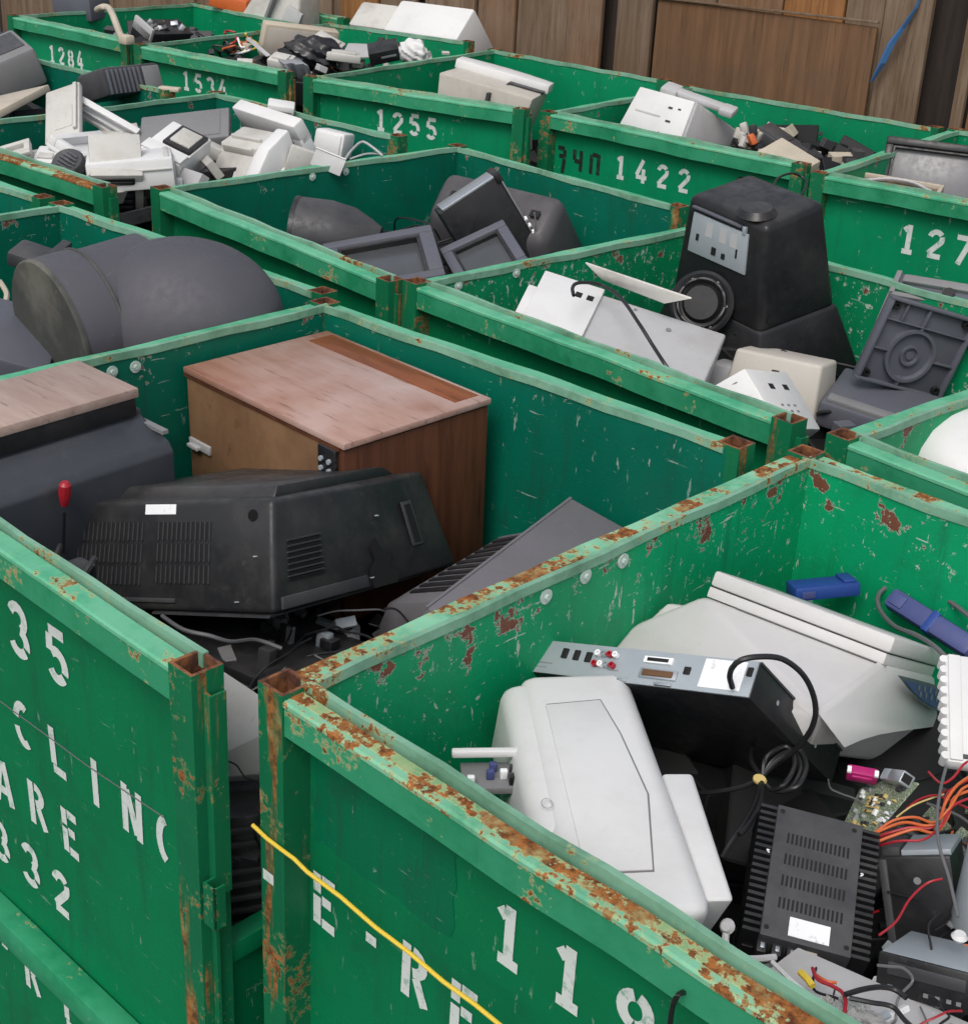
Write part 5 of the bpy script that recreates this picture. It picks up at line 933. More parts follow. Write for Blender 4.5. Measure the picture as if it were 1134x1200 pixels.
for k_, (pts, r, m_, lab) in enumerate((
    (((-0.7778, 1.8141, 1.2500), (-0.7654, 1.8388, 1.2600), (-0.7398, 1.8521, 1.2800), (-0.7072, 1.8549, 1.2900), (-0.6944, 1.8675, 1.3000), (-0.6992, 1.8915, 1.3200), (-0.7019, 1.9323, 1.3300), (-0.6962, 1.9874, 1.3300)), .0036, 'orange', 'upper orange wire crossing above the black supply box'),
    (((-0.7655, 1.8027, 1.2500), (-0.7422, 1.8198, 1.2700), (-0.7177, 1.8413, 1.2850), (-0.6874, 1.8421, 1.2950), (-0.6842, 1.8712, 1.3100), (-0.6952, 1.9115, 1.3200), (-0.6781, 1.9414, 1.3300)), .0036, 'orange', 'lower orange wire crossing above the black supply box'),
    (((-0.7771, 1.8213, 1.2400), (-0.7526, 1.8274, 1.2650), (-0.7279, 1.8462, 1.2800), (-0.6988, 1.8577, 1.2900), (-0.6978, 1.8814, 1.3100), (-0.7081, 1.9201, 1.3200), (-0.6954, 1.9652, 1.3300)), .0032, 'red', 'dark red wire bundled between the two orange wires'),
    (((-0.7765, 1.8276, 1.2500), (-0.7576, 1.8492, 1.2750), (-0.7296, 1.8621, 1.2900), (-0.6979, 1.8577, 1.3000), (-0.6873, 1.8791, 1.3200), (-0.6919, 1.9236, 1.3300), (-0.6827, 1.9488, 1.3350)), .0032, 'orange', 'topmost orange wire of the bundle above the black supply box'),
    (((-0.7632, 1.8176, 1.2400), (-0.7295, 1.8151, 1.2700), (-0.6963, 1.8277, 1.2850), (-0.6814, 1.8438, 1.3100), (-0.6867, 1.8890, 1.3200), (-0.6707, 1.9205, 1.3300)), .0030, 'red', 'lowest red wire of the bundle above the black supply box'),
    (((-0.7727, 1.9890, 1.2900), (-0.7336, 1.9458, 1.3100), (-0.7214, 1.9581, 1.3200), (-0.7212, 1.9944, 1.3300), (-0.7146, 2.0253, 1.3300)), .0030, 'red', 'short red wire curling beside the ribbed white tray'),
    (((-0.7716, 1.9274, 1.2500), (-0.7592, 1.9335, 1.2700), (-0.7359, 1.9379, 1.2900), (-0.7081, 1.9280, 1.3000), (-0.6646, 1.9164, 1.3100)), .0026, 'red', 'red wire curling over the end of the orange bundle'),
    (((-0.7775, 1.9084, 1.2400), (-0.7637, 1.9258, 1.2600), (-0.7417, 1.9387, 1.2800), (-0.7265, 1.9511, 1.2900)), .0022, 'tan', 'thin tan wire behind the orange bundle'),
    (((-0.7478, 1.9910, 1.3100), (-0.7233, 1.9238, 1.3150), (-0.6930, 1.8517, 1.3200), (-0.6617, 1.7998, 1.3100), (-0.6232, 1.7638, 1.2900), (-0.5838, 1.7196, 1.2700)), .0032, 'cable_grey', 'grey cable hanging from the ribbed white tray'),
    (((-0.6348, 1.7694, 1.2800), (-0.6508, 1.7540, 1.2700), (-0.6555, 1.7150, 1.2600), (-0.6505, 1.6714, 1.2500), (-0.6533, 1.6276, 1.2500)), .0026, 'red', 'single red wire across the face of the black supply box'),
    (((-0.6841, 1.5007, 1.2500), (-0.6630, 1.4764, 1.2600), (-0.6402, 1.4739, 1.2650), (-0.6200, 1.4666, 1.2700), (-0.6048, 1.4449, 1.2700), (-0.5954, 1.4159, 1.2700)), .0040, 'red', 'bright red wire dropping from the amplifier plug'),
    (((-0.6755, 1.4932, 1.2500), (-0.6532, 1.4819, 1.2600), (-0.6418, 1.4890, 1.2600)), .0032, 'orange', 'short orange wire beside the amplifier plug'),
    (((-0.7240, 1.4605, 1.2600), (-0.6799, 1.4282, 1.2800), (-0.6400, 1.4092, 1.2900), (-0.5931, 1.3846, 1.3000), (-0.5688, 1.3744, 1.3000)), .0042, 'white', 'straight white wire under the amplifier terminals'),
    (((-0.6863, 1.4711, 1.2600), (-0.6704, 1.4612, 1.2650), (-0.6587, 1.4549, 1.2650)), .0062, 'yellow', 'short yellow wire end under the amplifier'),
    (((-0.6132, 1.4563, 1.2800), (-0.6021, 1.4809, 1.2800), (-0.5907, 1.5070, 1.2750), (-0.5760, 1.5230, 1.2700), (-0.5570, 1.5201, 1.2700)), .0048, 'cable', 'black cable running toward the disc drive'),
    (((-0.6038, 1.4495, 1.2850), (-0.5802, 1.4627, 1.2850), (-0.5587, 1.4813, 1.2800), (-0.5350, 1.4712, 1.2800), (-0.5132, 1.4641, 1.2800)), .0042, 'cable', 'black cable along the crumpled clear bag'),
    (((-0.7716, 1.4096, 1.3200), (-0.7637, 1.3961, 1.3100), (-0.7534, 1.4013, 1.2900), (-0.7428, 1.4347, 1.2700), (-0.7271, 1.4716, 1.2600)), .0062, 'light_grey', 'pale grey strap by the corner of the white printer'),
    (((-0.7469, 1.4246, 1.2500), (-0.7351, 1.4484, 1.2500), (-0.7274, 1.4681, 1.2500)), .005, 'cable_grey', 'grey cable end under the amplifier terminals'))):
    mb = MB(); mb.tube(pts, r * (.68 if m_ in ('orange', 'red', 'tan') else .8)); tag(mb.build('wire', m_), lab, 'wire')
mb = MB(); mb.lathe([(.007, -.004), (.011, 0), (.007, .006)], 12, Matrix.Translation((-0.7706, 1.4072, 1.3250)) @ Matrix.Rotation(.9, 4, 'X')); tag(mb.build('cable_ring', 'light_grey'), 'small pale plastic ring at the corner of the white printer', 'ring')
# supply box, cylinder, disc drive
t, d, f = slab('black_psu', 'power_supply_box', 'black power supply box with grey lid, right of the amplifier', 'power supply', 'black', .003)
mb = MB(); mb.span(f(.3, .1, .99), f(1, 1, 1.06), .001); mb.build('lid', 'metal_dull', t)
mb = MB(); mb.span(f(.02, .1, .99), f(.28, .8, 1.10), .002); mb.build('switch_block', 'char', t)
qf = quad(f(0, 0, 0), f(1, 0, 0), f(1, 0, 1), f(0, 0, 1))
mb = MB(); disc(mb, qf, .5, .72, .006, .001, 8); mb.build('screw', 'mid_grey', t, smooth=0)
mb = MB(); mb.span(f(-.02, -.03, -.9), f(.1, .3, .98), .002); mb.build('flange', 'char', t)
t = thing('silver_can', 'silver grey rounded metal can at the right frame edge', 'can', axm(Vector((-0.5938, 1.8476, 1.2600)), (-.03, .12, 1)))
mb = MB(); mb.lathe([(.0, -.085), (.04, -.085), (.042, -.08), (.042, .075), (.038, .082), (.0, .082)], 28); mb.build('body', 'metal_dull', t)
mb = MB(); mb.lathe([(.043, .066), (.0445, .069), (.0445, .076), (.043, .079)], 28); mb.build('blue_band', 'blue', t)
mb = MB(); mb.lathe([(.008, -.006), (.012, 0), (.008, .006)], 12, Matrix.Translation((-0.5711, 1.7073, 1.2500))); tag(mb.build('round_stopper', 'white'), 'small white knob at the foot of the silver can', 'stopper')
t, d = posed('cd_drive', 'disc_drive', 'disc drive with blue grey metal top and black front', 'disc drive'); f = FR(d)
mb = MB(); mb.span(f(0, .06, 0), f(1, 1, 1), .001); mb.build('case', 'metal_dull', t)
mb = MB(); mb.span(f(-.01, 0, -.02), f(1.01, .06, 1.0), .002); fp = mb.build('front_panel', 'black', t)
mb = MB(); mb.span(f(.10, -.012, .5), f(.92, .0, .82), .001); mb.build('tray_front', 'char', fp)
for u_ in (.12, .5, .62, .74, .84):
    mb = MB(); mb.span(f(u_, -.012, .14), f(u_ + .05, .0, .24)); mb.build('button', 'mid_grey', fp)
# card, bag and bracket at the bottom
board_quad('grey_cardboard', 'pale grey board under the crumpled bag at the bottom of the bin', 'board', ((-0.7548, 1.4039, 1.2100), (-0.5168, 1.4238, 1.1900), (-0.4886, 1.6309, 1.1900), (-0.7415, 1.5666, 1.2100)), .006, 'light_grey')
t = thing('clear_bag', 'crumpled clear plastic bag by the front rail below the amplifier', 'bag')
mb = MB(); c_ = Vector((-0.5937, 1.4581, 1.2350)); r_ = random.Random(5)
bmesh.ops.create_icosphere(mb.b, subdivisions=5, radius=.055)
for v in mb.b.verts:
    n_ = v.co.normalized(); s_ = 1 + .14 * math.sin(n_.x * 9 + 2) * math.sin(n_.y * 11) - .16 * abs(math.sin(n_.z * 9 + n_.x * 13)) - .12 * abs(math.sin(n_.x * 21 + n_.y * 17 + 3 * n_.z))
    v.co = Vector((v.co.x * s_ * 1.2, v.co.y * s_ * .8, v.co.z * s_ * .5)) + c_
mb.build('film', 'clear', t, smooth=60)
t = thing('metal_bracket', 'small metal bracket with dark parts at the left wall below the silver panel', 'bracket', Matrix.Translation((-1.2441, 1.4663, 1.2900)) @ Matrix.Rotation(R(48), 4, 'Z'))
mb = MB(); mb.box((0, 0, 0), (.10, .07, .012), .002); mb.build('tray', 'mid_grey', t)
mb = MB(); mb.box((0, .02, .034), (.13, .014, .012), .003); mb.build('arm', 'white', t)
for i in range(7):
    mb = MB(); mb.box((0, 0, 0), (.012, .010, .016), .002); mb.build('component', RND.choice(['black', 'violet', 'char', 'sticker']), t, (RND.uniform(-.04, .04), RND.uniform(-.025, .015), .014))

# yellow rope across the front bin, thin string on its neighbour
mb = MB(); ff = [(-1.5661, 1.2473, 1.1380), (-1.4225, 1.2393, 1.1320), (-1.2598, 1.2327, 1.1260), (-1.1120, 1.2282, 1.1200), (-0.9942, 1.2271, 1.1150), (-0.8561, 1.2289, 1.1100)]
mb.tube([(-1.4973, 1.1926, 1.2043), (-1.461, 1.1914, 1.1989), (-1.4253, 1.1903, 1.1985), (-1.3943, 1.1893, 1.1989), (-1.3639, 1.1883, 1.1929), (-1.285, 1.1858, 1.1931), (-1.2093, 1.1833, 1.1855), (-1.1369, 1.181, 1.1858), (-1.0671, 1.1787, 1.1801), (-1.0071, 1.1768, 1.1819), (-0.9519, 1.175, 1.1787), (-0.8153, 1.1706, 1.1802)], .0034, 8, smooth=False); tag(mb.build('rope', 'yellow'), 'yellow rope stretched across the front of bin 119', 'rope')
mb = MB(); mb.tube([(-2.3239, 1.1677, 1.1078), (-2.1945, 1.1637, 1.1183), (-2.0153, 1.1581, 1.126), (-1.904, 1.1546, 1.1296), (-1.6823, 1.1147, 1.1889), (-1.6181, 1.1127, 1.1947)], .0011, 5, smooth=False); tag(mb.build('string', 'cable_grey'), 'thin string stretched over the lettering of bin 35', 'string')
mb = MB(); mb.tube([(-0.6889, 1.1826, 1.4128), (-0.6845, 1.1604, 1.4265), (-0.6915, 1.1627, 1.4021), (-0.6951, 1.1688, 1.3558)], .0035, 6); tag(mb.build('wire', 'cable'), 'black wire hooked over the front wall under the digit 9', 'wire')

# tangled thin wires, board scraps and broken bits between the larger things (uncountable)
def tangle(key, name, n, box, z, seed, mats, rad=.0022, step=.05):
    # box: (u0, u1, v0, v1) within the bin; z: range below the rim
    r_ = random.Random(seed); q = {k_: Vector(v) for k_, v in QUAD[key].items()}; mb = MB()
    def P(u_, v_, zz):
        p = q['00'] * (1 - u_) * (1 - v_) + q['10'] * u_ * (1 - v_) + q['11'] * u_ * v_ + q['01'] * (1 - u_) * v_; p.z = RIM + zz; return p
    for i in range(n):
        p = P(r_.uniform(box[0], box[1]), r_.uniform(box[2], box[3]), r_.uniform(*z)); pts = [p]; d_ = Vector((r_.uniform(-1, 1), r_.uniform(-1, 1), r_.uniform(-.3, .3)))
        for j in range(r_.randint(4, 8)):
            d_ = (d_ + Vector((r_.uniform(-1, 1), r_.uniform(-1, 1), r_.uniform(-.6, .6))) * .8).normalized(); nx = pts[-1] + d_ * step * r_.uniform(.6, 1.2)
            nx.z = min(max(nx.z, RIM + z[0]), RIM + z[1]); nx.x = min(max(nx.x, max(q['00'].x, q['01'].x) + .09), min(q['10'].x, q['11'].x) + .02); nx.y = min(max(nx.y, max(q['00'].y, q['10'].y) + .10), min(q['01'].y, q['11'].y) - .10); pts.append(nx)
        mb.mi = r_.randrange(len(mats)); mb.tube(pts, rad * r_.uniform(.7, 1.4), 5)
    return tag(mb.build(name, mats), kind='stuff')
def bits(key, n, box, z, seed, mats, size=(.008, .03)):
    r_ = random.Random(seed); q = {k_: Vector(v) for k_, v in QUAD[key].items()}; mb = MB()
    for i in range(n):
        u_, v_ = r_.uniform(box[0], box[1]), r_.uniform(box[2], box[3])
        p = q['00'] * (1 - u_) * (1 - v_) + q['10'] * u_ * (1 - v_) + q['11'] * u_ * v_ + q['01'] * (1 - u_) * v_; p.z = RIM + r_.uniform(*z); s_ = r_.uniform(*size)
        mb.mi = r_.randrange(len(mats)); mb.box(p, (s_ * r_.uniform(.6, 2.2), s_, s_ * r_.uniform(.2, .8)), .0012, 1, Matrix.Rotation(r_.uniform(0, 6), 4, 'Z') @ Matrix.Rotation(r_.uniform(-1, 1), 4, 'X'))
    return tag(mb.build('broken_parts', mats), kind='stuff')
CM = ['cable', 'cable', 'cable_grey', 'cable', 'red', 'black', 'orange']
tangle('A', 'wire_tangle', 46, (.52, .80, .42, .78), (-.36, -.26), 31, CM); tangle('A', 'wire_tangle', 40, (.72, 1.0, .16, .66), (-.32, -.235), 32, CM)
tangle('A', 'wire_tangle', 16, (.62, .92, .08, .26), (-.27, -.20), 33, ['cable', 'cable_grey', 'red', 'cable_grey', 'cable', 'yellow'], .0016, .028)
tangle('B', 'wire_tangle', 50, (.45, .92, .12, .60), (-.42, -.30), 34, ['cable', 'cable', 'cable_grey', 'black'])
bits('A', 150, (.50, .98, .30, .80), (-.38, -.27), 41, ['black', 'char', 'pcb', 'mid_grey', 'metal_dull', 'black', 'char']); bits('A', 70, (.66, 1.0, .08, .34), (-.29, -.235), 42, ['black', 'char', 'pcb', 'sticker', 'metal_dull', 'light_grey'])
bits('B', 120, (.40, .95, .08, .62), (-.46, -.33), 43, ['black', 'char', 'black', 'metal_dull', 'mid_grey'], (.01, .045)); bits('D', 50, (.3, .9, .3, .8), (-.36, -.28), 44, ['black', 'char', 'slate', 'light_grey'], (.02, .06))
bits('G', 70, (.3, .98, .1, .9), (-.14, -.05), 45, ['white_dirty', 'white', 'light_grey', 'char', 'cream'], (.03, .08)); bits('N', 60, (.2, .98, .15, .9), (-.12, -.02), 46, ['white_dirty', 'light_grey', 'char', 'black', 'cream', 'orange'], (.02, .07))
bits('O', 40, (.2, .95, .2, .8), (-.18, -.10), 47, ['char', 'black', 'light_grey', 'metal_dull'], (.02, .06)); bits('K', 40, (.45, .98, .2, .9), (-.18, -.08), 48, ['char', 'cream', 'light_grey', 'black'], (.02, .06))
tangle('D', 'wire_tangle', 14, (.3, .7, .4, .8), (-.3, -.18), 35, ['cable'], .004, .07); tangle('C', 'wire_tangle', 14, (.2, .9, .3, .8), (-.3, -.18), 36, ['cable'], .004, .07)
# ------------------------------------------------------------------ bin heaped with white plastic
t, d, f = slab('g_tall', 'white_side_panel', 'tall white curved panel standing up at the left of the white heap', 'panel', 'white_dirty', .008, 'panel')
mb = MB(); mb.span(f(.85, .1, 1), f(.95, .95, 1.5), .002); mb.span(f(.3, .2, .99), f(.8, .6, 1.1), .002); mb.build('rib', 'white_dirty', t)
t, d = posed('g_rails', 'white_rail_frame', 'white frame of two parallel rails leaning beside the tall curved panel', 'frame'); f = FR(d)
for a_, b_ in ((-.08, .18), (.38, .55), (.86, 1.05)):
    mb = MB(); mb.span(f(-.02, a_, 0), f(1.03, b_, 1), .004); mb.build('rail', 'white', t)
mb = MB(); mb.span(f(.0, -.05, .1), f(.05, 1, .9), .002); mb.span(f(.94, -.05, .1), f(1, 1, .9), .002); mb.build('end_bar', 'white_dirty', t)
def tray(key, name, label, cat, mat, wall=.10, bev=.003, floor=.35):
    t, d = posed(key, name, label, cat); f = FR(d); mb = MB()
    mb.span(f(0, 0, 0), f(1, 1, floor), bev); mb.build('base', mat, t)
    mb = MB(); wx, wy = wall, wall * d[0] / d[1]
    for a_, b_ in (((0, 0), (1, wy)), ((0, 1 - wy), (1, 1)), ((0, wy), (wx, 1 - wy)), ((1 - wx, wy), (1, 1 - wy))): mb.span(f(*a_, floor * .9), f(*b_, 1), bev)
    mb.build('edge_wall', mat, t); return t, d, f
tray('g_tray', 'white_tray', 'white open tray lying below the parallel rails', 'tray', 'white')
tray('g_bits', 'white_casing_piece', 'small white casing piece by the rusty front rail at the left edge', 'casing', 'white_dirty', .2)
t, d, f = slab('g_bits2', 'white_block', 'small white block in front of the tray, beside the dark oval part', 'casing', 'white', .01)
mb = MB(); mb.span(f(.2, .2, .98), f(.8, .5, 1.15), .002); mb.build('ridge', 'white_dirty', t)
t = thing('dark_oval', 'dark oval grille part in front of the white box', 'grille', Matrix.Translation((-4.7728, 3.0184, 1.4200)) @ Matrix.Rotation(R(35), 4, 'X') @ Matrix.Rotation(R(20), 4, 'Y'))
mb = MB(); mb.lathe([(.0, .0), (.03, .012), (.055, .016), (.062, .005), (.062, -.02), (.0, -.02)], 20); mb.build('shell', 'char', t)
for i in range(5):
    mb = MB(); mb.box((0, -.03 + .015 * i, .017), (.08 - abs(i - 2) * .015, .004, .006), .001); mb.build('slat', 'slate', t)
t, d, f = slab('g_box', 'white_machine_box', 'large white box lying on the rim of the white heap', 'box', 'white', .008)
mb = MB(); mb.span(f(.02, -.03, .62), f(.98, .0, .68), .002); mb.span(f(.9, .1, .98), f(.96, .9, 1.06), .002); mb.build('trim', 'white_dirty', t)
mb = MB(); mb.span(f(.99, .15, .2), f(1.02, .85, .8), .003); mb.build('side_inset', 'white_dirty', t)
t, d = posed('g_gapmon', 'dark_screen_box', 'white edged box with dark screen hanging in the gap beside the rusty post', 'monitor'); f = FR(d)
mb = MB(); mb.span(f(-.02, .02, 0), f(1.05, 1, 1.04), .006); mb.build('case', 'white_dirty', t)
mb = MB(); mb.span(f(.02, -.01, .03), f(.88, .03, .98), .004); mb.build('screen', 'black', t)
mb = MB(); [mb.span(f(.08, -.022, .1 + .15 * i), f(.82, -.01, .17 + .15 * i), .001) for i in range(6)]; tag(mb.build('louvers', 'char', t), kind='stuff')
t, d, f = slab('g_greypanel', 'grey_cover_panel', 'broad grey cover panel at the back of the white heap', 'panel', 'mid_grey', .008, 'panel')
mb = MB(); mb.span(f(.1, .1, .98), f(.9, .9, 1.06), .004); mb.build('raised_field', 'mid_grey', t)
t, d = posed('g_frame', 'square_bezel_box', 'white box tilted on its corner with a dark square ring on its face', 'box'); f = FR(d)
mb = MB(); mb.span(f(0, 0, -.8), f(1, 1, .85), .006); mb.build('body', 'white', t)
mb = MB(); mb.span(f(.28, .34, .8), f(.96, .94, 1.02), .003); rg = mb.build('dark_ring', 'black', t)
mb = MB(); mb.span(f(.38, .43, .98), f(.88, .86, 1.12), .003); mb.build('centre_pad', 'white_dirty', t)
mb = MB(); mb.span(f(.0, .02, .84), f(1, .28, 1.0), .003); mb.build('lip', 'white', t)
t, d = posed('g_printer', 'white_office_printer', 'cream white printer with open paper tray, in front of the long white cover', 'printer'); f = FR(d)
mb = MB(); mb.prism([(-d[1] / 2, -d[2]), (-d[1] / 2, -.01), (-d[1] * .1, d[2] * .35), (-.02, d[2] * .5), (d[1] / 2, d[2] * .45), (d[1] / 2, -d[2])], 0, -d[0] / 2, d[0] * .25, .01); mb.build('body', 'white_dirty', t)
mb = MB(); mb.prism([(-d[1] / 2 - .02, -d[2]), (-d[1] / 2 - .02, .0), (-d[1] * .05, d[2] * .52), (d[1] / 2, d[2] * .62), (d[1] / 2, -d[2])], 0, d[0] * .25, d[0] / 2, .012); mb.build('side_cheek', 'white', t)
mb = MB(); mb.hexa([f(.05, -.35, .0), f(.72, -.35, .0), f(.05, .3, .55), f(.72, .3, .55), f(.05, -.35, .06), f(.72, -.35, .06), f(.05, .3, .62), f(.72, .3, .62)], .002); mb.build('paper_tray', 'cream', t)
mb = MB(); mb.span(f(.1, .35, .8), f(.7, .42, 1.02), .002); mb.span(f(.1, .6, .9), f(.7, .66, 1.08), .002); mb.build('ridge', 'white_dirty', t)
t, d, f = slab('g_cover', 'long_white_cover', 'long white cover bar lying across the back of the white heap', 'cover', 'white', .008, 'cover')
mb = MB(); mb.hexa([f(.84, -.3, -1.1), f(1.0, -.3, -1.1), f(.84, .8, -1.1), f(1.0, .8, -1.1), f(.86, 0, .3), f(1.0, 0, .3), f(.86, .9, .3), f(1, .9, .3)], .004); mb.build('end_leg', 'white', t)
mb = MB(); mb.hexa([f(0.02, .1, -1.2), f(.86, .1, -1.2), f(.02, .5, -1.2), f(.86, .5, -1.2), f(.02, .1, .1), f(.86, .1, .1), f(.02, .5, .1), f(.86, .5, .1)]); mb.build('inner_wall', 'mid_grey', t)
t, d, f = slab('g_box2', 'white_bin_box', 'white square container at the right of the white heap', 'container', 'white', .012)
mb = MB(); mb.span(f(.1, .1, .99), f(.9, .9, 1.05), .003); mb.build('inset', 'white', t)
t, d, f = slab('g_small', 'small_white_case', 'small white case perched behind the long white cover', 'case', 'white', .008)
mb = MB(); mb.span(f(.1, -.04, .3), f(.9, .0, .4)); mb.build('seam', 'mid_grey', t)
t, d, f = slab('g_sheet', 'clear_sheet', 'bent translucent sheet leaning on the rim by the white container', 'sheet', 'light_grey', .001, 'sheet')
mb = MB(); mb.span(f(0, .94, .5), f(1, 1, 2.2)); mb.build('folded_edge', 'white', t)
mb = MB(); mb.tube([(-4.1746, 3.8330, 1.4400), (-4.2495, 3.9368, 1.4500), (-4.3093, 4.0463, 1.4600), (-4.2337, 4.0301, 1.4550), (-4.1492, 4.0045, 1.4400)], .005); mb.tube([(-4.2092, 3.8911, 1.4300), (-4.2053, 3.9764, 1.4400), (-4.1948, 4.0484, 1.4300)], .004); tag(mb.build('wire_loop', 'light_grey'), 'pale bent wire loop near the right end of the white heap', 'wire')
for i, (px, sz, rot, lab) in enumerate((((-4.7171, 3.4722, 1.4100), (.14, .10, .05), (.3, .2, .4), 'white wedge between the bezel box and the cream white printer'), ((-4.6858, 3.5709, 1.4300), (.13, .06, .05), (.1, .4, .8), 'narrow white block leaning behind the cream white printer'), ((-5.0054, 2.9483, 1.3900), (.16, .12, .06), (.2, .1, .3), 'white offcut half sunk at the left end of the heap'), ((-4.3281, 3.7459, 1.4200), (.10, .03, .10), (.1, .3, .9), 'white strip leaning at the printer right end'), ((-5.0632, 3.4420, 1.4200), (.16, .1, .05), (.2, -.2, 1.0), 'white shallow piece between tray and grey panel'))):
    mb = MB(); mb.box((0, 0, 0), sz, .006); o = tag(mb.build('white_offcut', 'white_dirty', None, px), lab, 'offcut'); o.rotation_euler = rot

# ------------------------------------------------------------------ bin at the left edge: two dark monitors and a cream board
t, d, f = slab('i_crt', 'dark_monitor', 'dark grey monitor tilted up at the left frame edge on a cream board', 'monitor', 'mid_grey', .02, 'shell')
mb = MB(); mb.hexa([f(-.1, 1.0, .1), f(.9, 1.0, .1), f(.1, 1.3, .2), f(.7, 1.3, .2), f(-.1, 1.0, 1), f(.9, 1.0, 1), f(.1, 1.3, .8), f(.7, 1.3, .8)], .01); mb.build('neck', 'char', t)
mb = MB(); mb.span(f(.1, .2, .99), f(.9, .85, 1.02)); mb.build('grille', 'char', t)
t, d, f = slab('i_base', 'cream_board', 'cream wooden board sloping under the monitor at the left edge', 'board', 'cream', .004, 'board')
mb = MB(); mb.span(f(.0, -.02, -.4), f(1, .0, 1.0), .001); mb.build('edge_band', 'plank_grey', t)
t, d, f = slab('i_crt2', 'ribbed_monitor', 'charcoal monitor with ribbed back in front of bins 1284 and 1534', 'monitor', 'char', .02, 'shell')
for i in range(8):
    mb = MB(); mb.span(f(.06 + .075 * i, .05, .97), f(.09 + .075 * i, .9, 1.05), .002); mb.build('rib', 'slate', t)
mb = MB(); mb.span(f(.68, .05, .97), f(.97, .9, 1.03), .008); mb.build('smooth_side', 'mid_grey', t)
mb = MB(); mb.box((0, 0, 0), (.10, .04, .02), .006); tag(mb.build('cream_strip', 'cream', None, (-5.6452, 4.1176, 1.4600)), 'short cream strip beside the ribbed monitor', 'strip').rotation_euler = (0, 0, .5)

# ------------------------------------------------------------------ bin 1284 and its hose
t, d, f = slab('o_box', 'junk_crate', 'dark crate filled with small metal parts inside bin 1284', 'crate', 'black', .004, 'crate')
for i in range(14):
    mb = MB(); s_ = RND.uniform(.02, .045); mb.box((0, 0, 0), (s_, s_ * .7, s_), .004); o = mb.build('metal_part', RND.choice(['metal', 'sticker', 'char', 'black', 'mid_grey']), t, f(RND.uniform(.1, .9), RND.uniform(.15, .85), 1.02)); o.rotation_euler = (RND.random(), RND.random(), RND.random())
mb = MB(); mb.span(f(.0, -.03, .6), f(.06, 1.0, 1.25), .003); mb.build('side_strip', 'light_grey', t)
mb = MB(); mb.tube([(-7.8755, 5.2485, 1.4900), (-7.7559, 5.2046, 1.5200), (-7.7097, 5.2138, 1.5200), (-7.5164, 5.1090, 1.5100), (-7.3795, 5.0401, 1.4700), (-7.2158, 4.9474, 1.4500), (-7.0793, 4.8791, 1.4400)], .019, 10); mb.box((-6.9838, 4.8244, 1.4600), (.08, .06, .05), .012); tag(mb.build('hose', 'cream'), 'cream plastic hose hooked over the corner of bin 1284', 'hose')
# behind the far bins
for i, (px, sz, rot, m_, lab) in enumerate((((-8.4291, 5.5018, 1.4500), (.30, .2, .16), (.1, .0, .3), 'slate', 'dark grey box behind the bin numbered 1284'), ((-7.9833, 6.3235, 1.4700), (.26, .1, .1), (.1, .2, .5), 'orange', 'orange plastic scrap at the foot of the fence'))):
    mb = MB(); mb.box((0, 0, 0), sz, .012); mb.box((.02, -.01, sz[2] * .5), (sz[0] * .6, sz[1] * .6, .04), .006); o = tag(mb.build('far_scrap', m_, None, px), lab, 'scrap'); o.rotation_euler = rot

# ------------------------------------------------------------------ bin 1534
t = thing('wire_tangle', 'tangle of coloured wires and parts inside bin 1534', 'wires', Matrix.Translation((-6.9309, 5.4579, 1.3700)))
for i in range(26):
    r_ = random.Random(50 + i); mb = MB(); p = Vector((r_.uniform(-.13, .13), r_.uniform(-.1, .1), r_.uniform(-.04, .03))); q_ = [p]
    for j in range(4): q_.append(q_[-1] + Vector((r_.uniform(-.06, .06), r_.uniform(-.06, .06), r_.uniform(-.03, .04))))
    mb.tube(q_, .006, 6); mb.build('wire', r_.choice(['orange', 'yellow', 'cable', 'cable', 'sticker', 'red', 'cable']), t)
for i in range(8):
    r_ = random.Random(90 + i); mb = MB(); mb.box((0, 0, 0), (.05, .04, .03), .004); o = mb.build('part', r_.choice(['sticker', 'black', 'char', 'cream']), t, (r_.uniform(-.14, .14), r_.uniform(-.1, .1), r_.uniform(-.03, .04))); o.rotation_euler = (r_.random(), r_.random(), r_.random())
t, d, f = slab('n_board', 'cream_upright_board', 'cream upright casing at the back of bin 1534', 'casing', 'cream', .01)
mb = MB(); mb.span(f(.05, -.04, .1), f(.95, 0, .9), .004); mb.build('front_face', 'beige', t)
board_quad('metal_bar', 'thin pale bar leaning between the wires and the cream casing', 'bar', ((-6.7725, 5.4601, 1.4500), (-6.2165, 5.1503, 1.4500), (-6.2005, 5.1600, 1.4600), (-6.7019, 5.4273, 1.4700)), .012, 'light_grey')
def blob(name, label, cat, c_, rad, sc, mat, amp=.22, seed=1, rot=0):
    mb = MB(); bmesh.ops.create_icosphere(mb.b, subdivisions=4, radius=rad); r_ = random.Random(seed); ph = [r_.uniform(0, 6) for _ in range(6)]
    mr = Matrix.Rotation(rot, 3, 'Z')
    for v in mb.b.verts:
        n_ = v.co.normalized(); s_ = 1 + amp * math.sin(n_.x * 6 + ph[0]) * math.sin(n_.y * 7 + ph[1]) + amp * .6 * math.sin(n_.z * 11 + n_.x * 8 + ph[2]) + amp * .4 * abs(math.sin(n_.x * 15 + ph[3] + n_.y * 13))
        v.co = mr @ Vector((v.co.x * s_ * sc[0], v.co.y * s_ * sc[1], v.co.z * s_ * sc[2]))
    return tag(mb.build(name, mat, None, c_, smooth=40), label, cat)
blob('black_bag', 'glossy black rubbish bag slumped on the heap in bin 1534', 'bag', (-6.0858, 5.3521, 1.4700), .13, (1.15, .8, .62), 'bag', .14, 3, .6)
t, d = posed('n_dark', 'dark_module', 'dark module box with pale lettering strip in bin 1534', 'module'); f = FR(d)
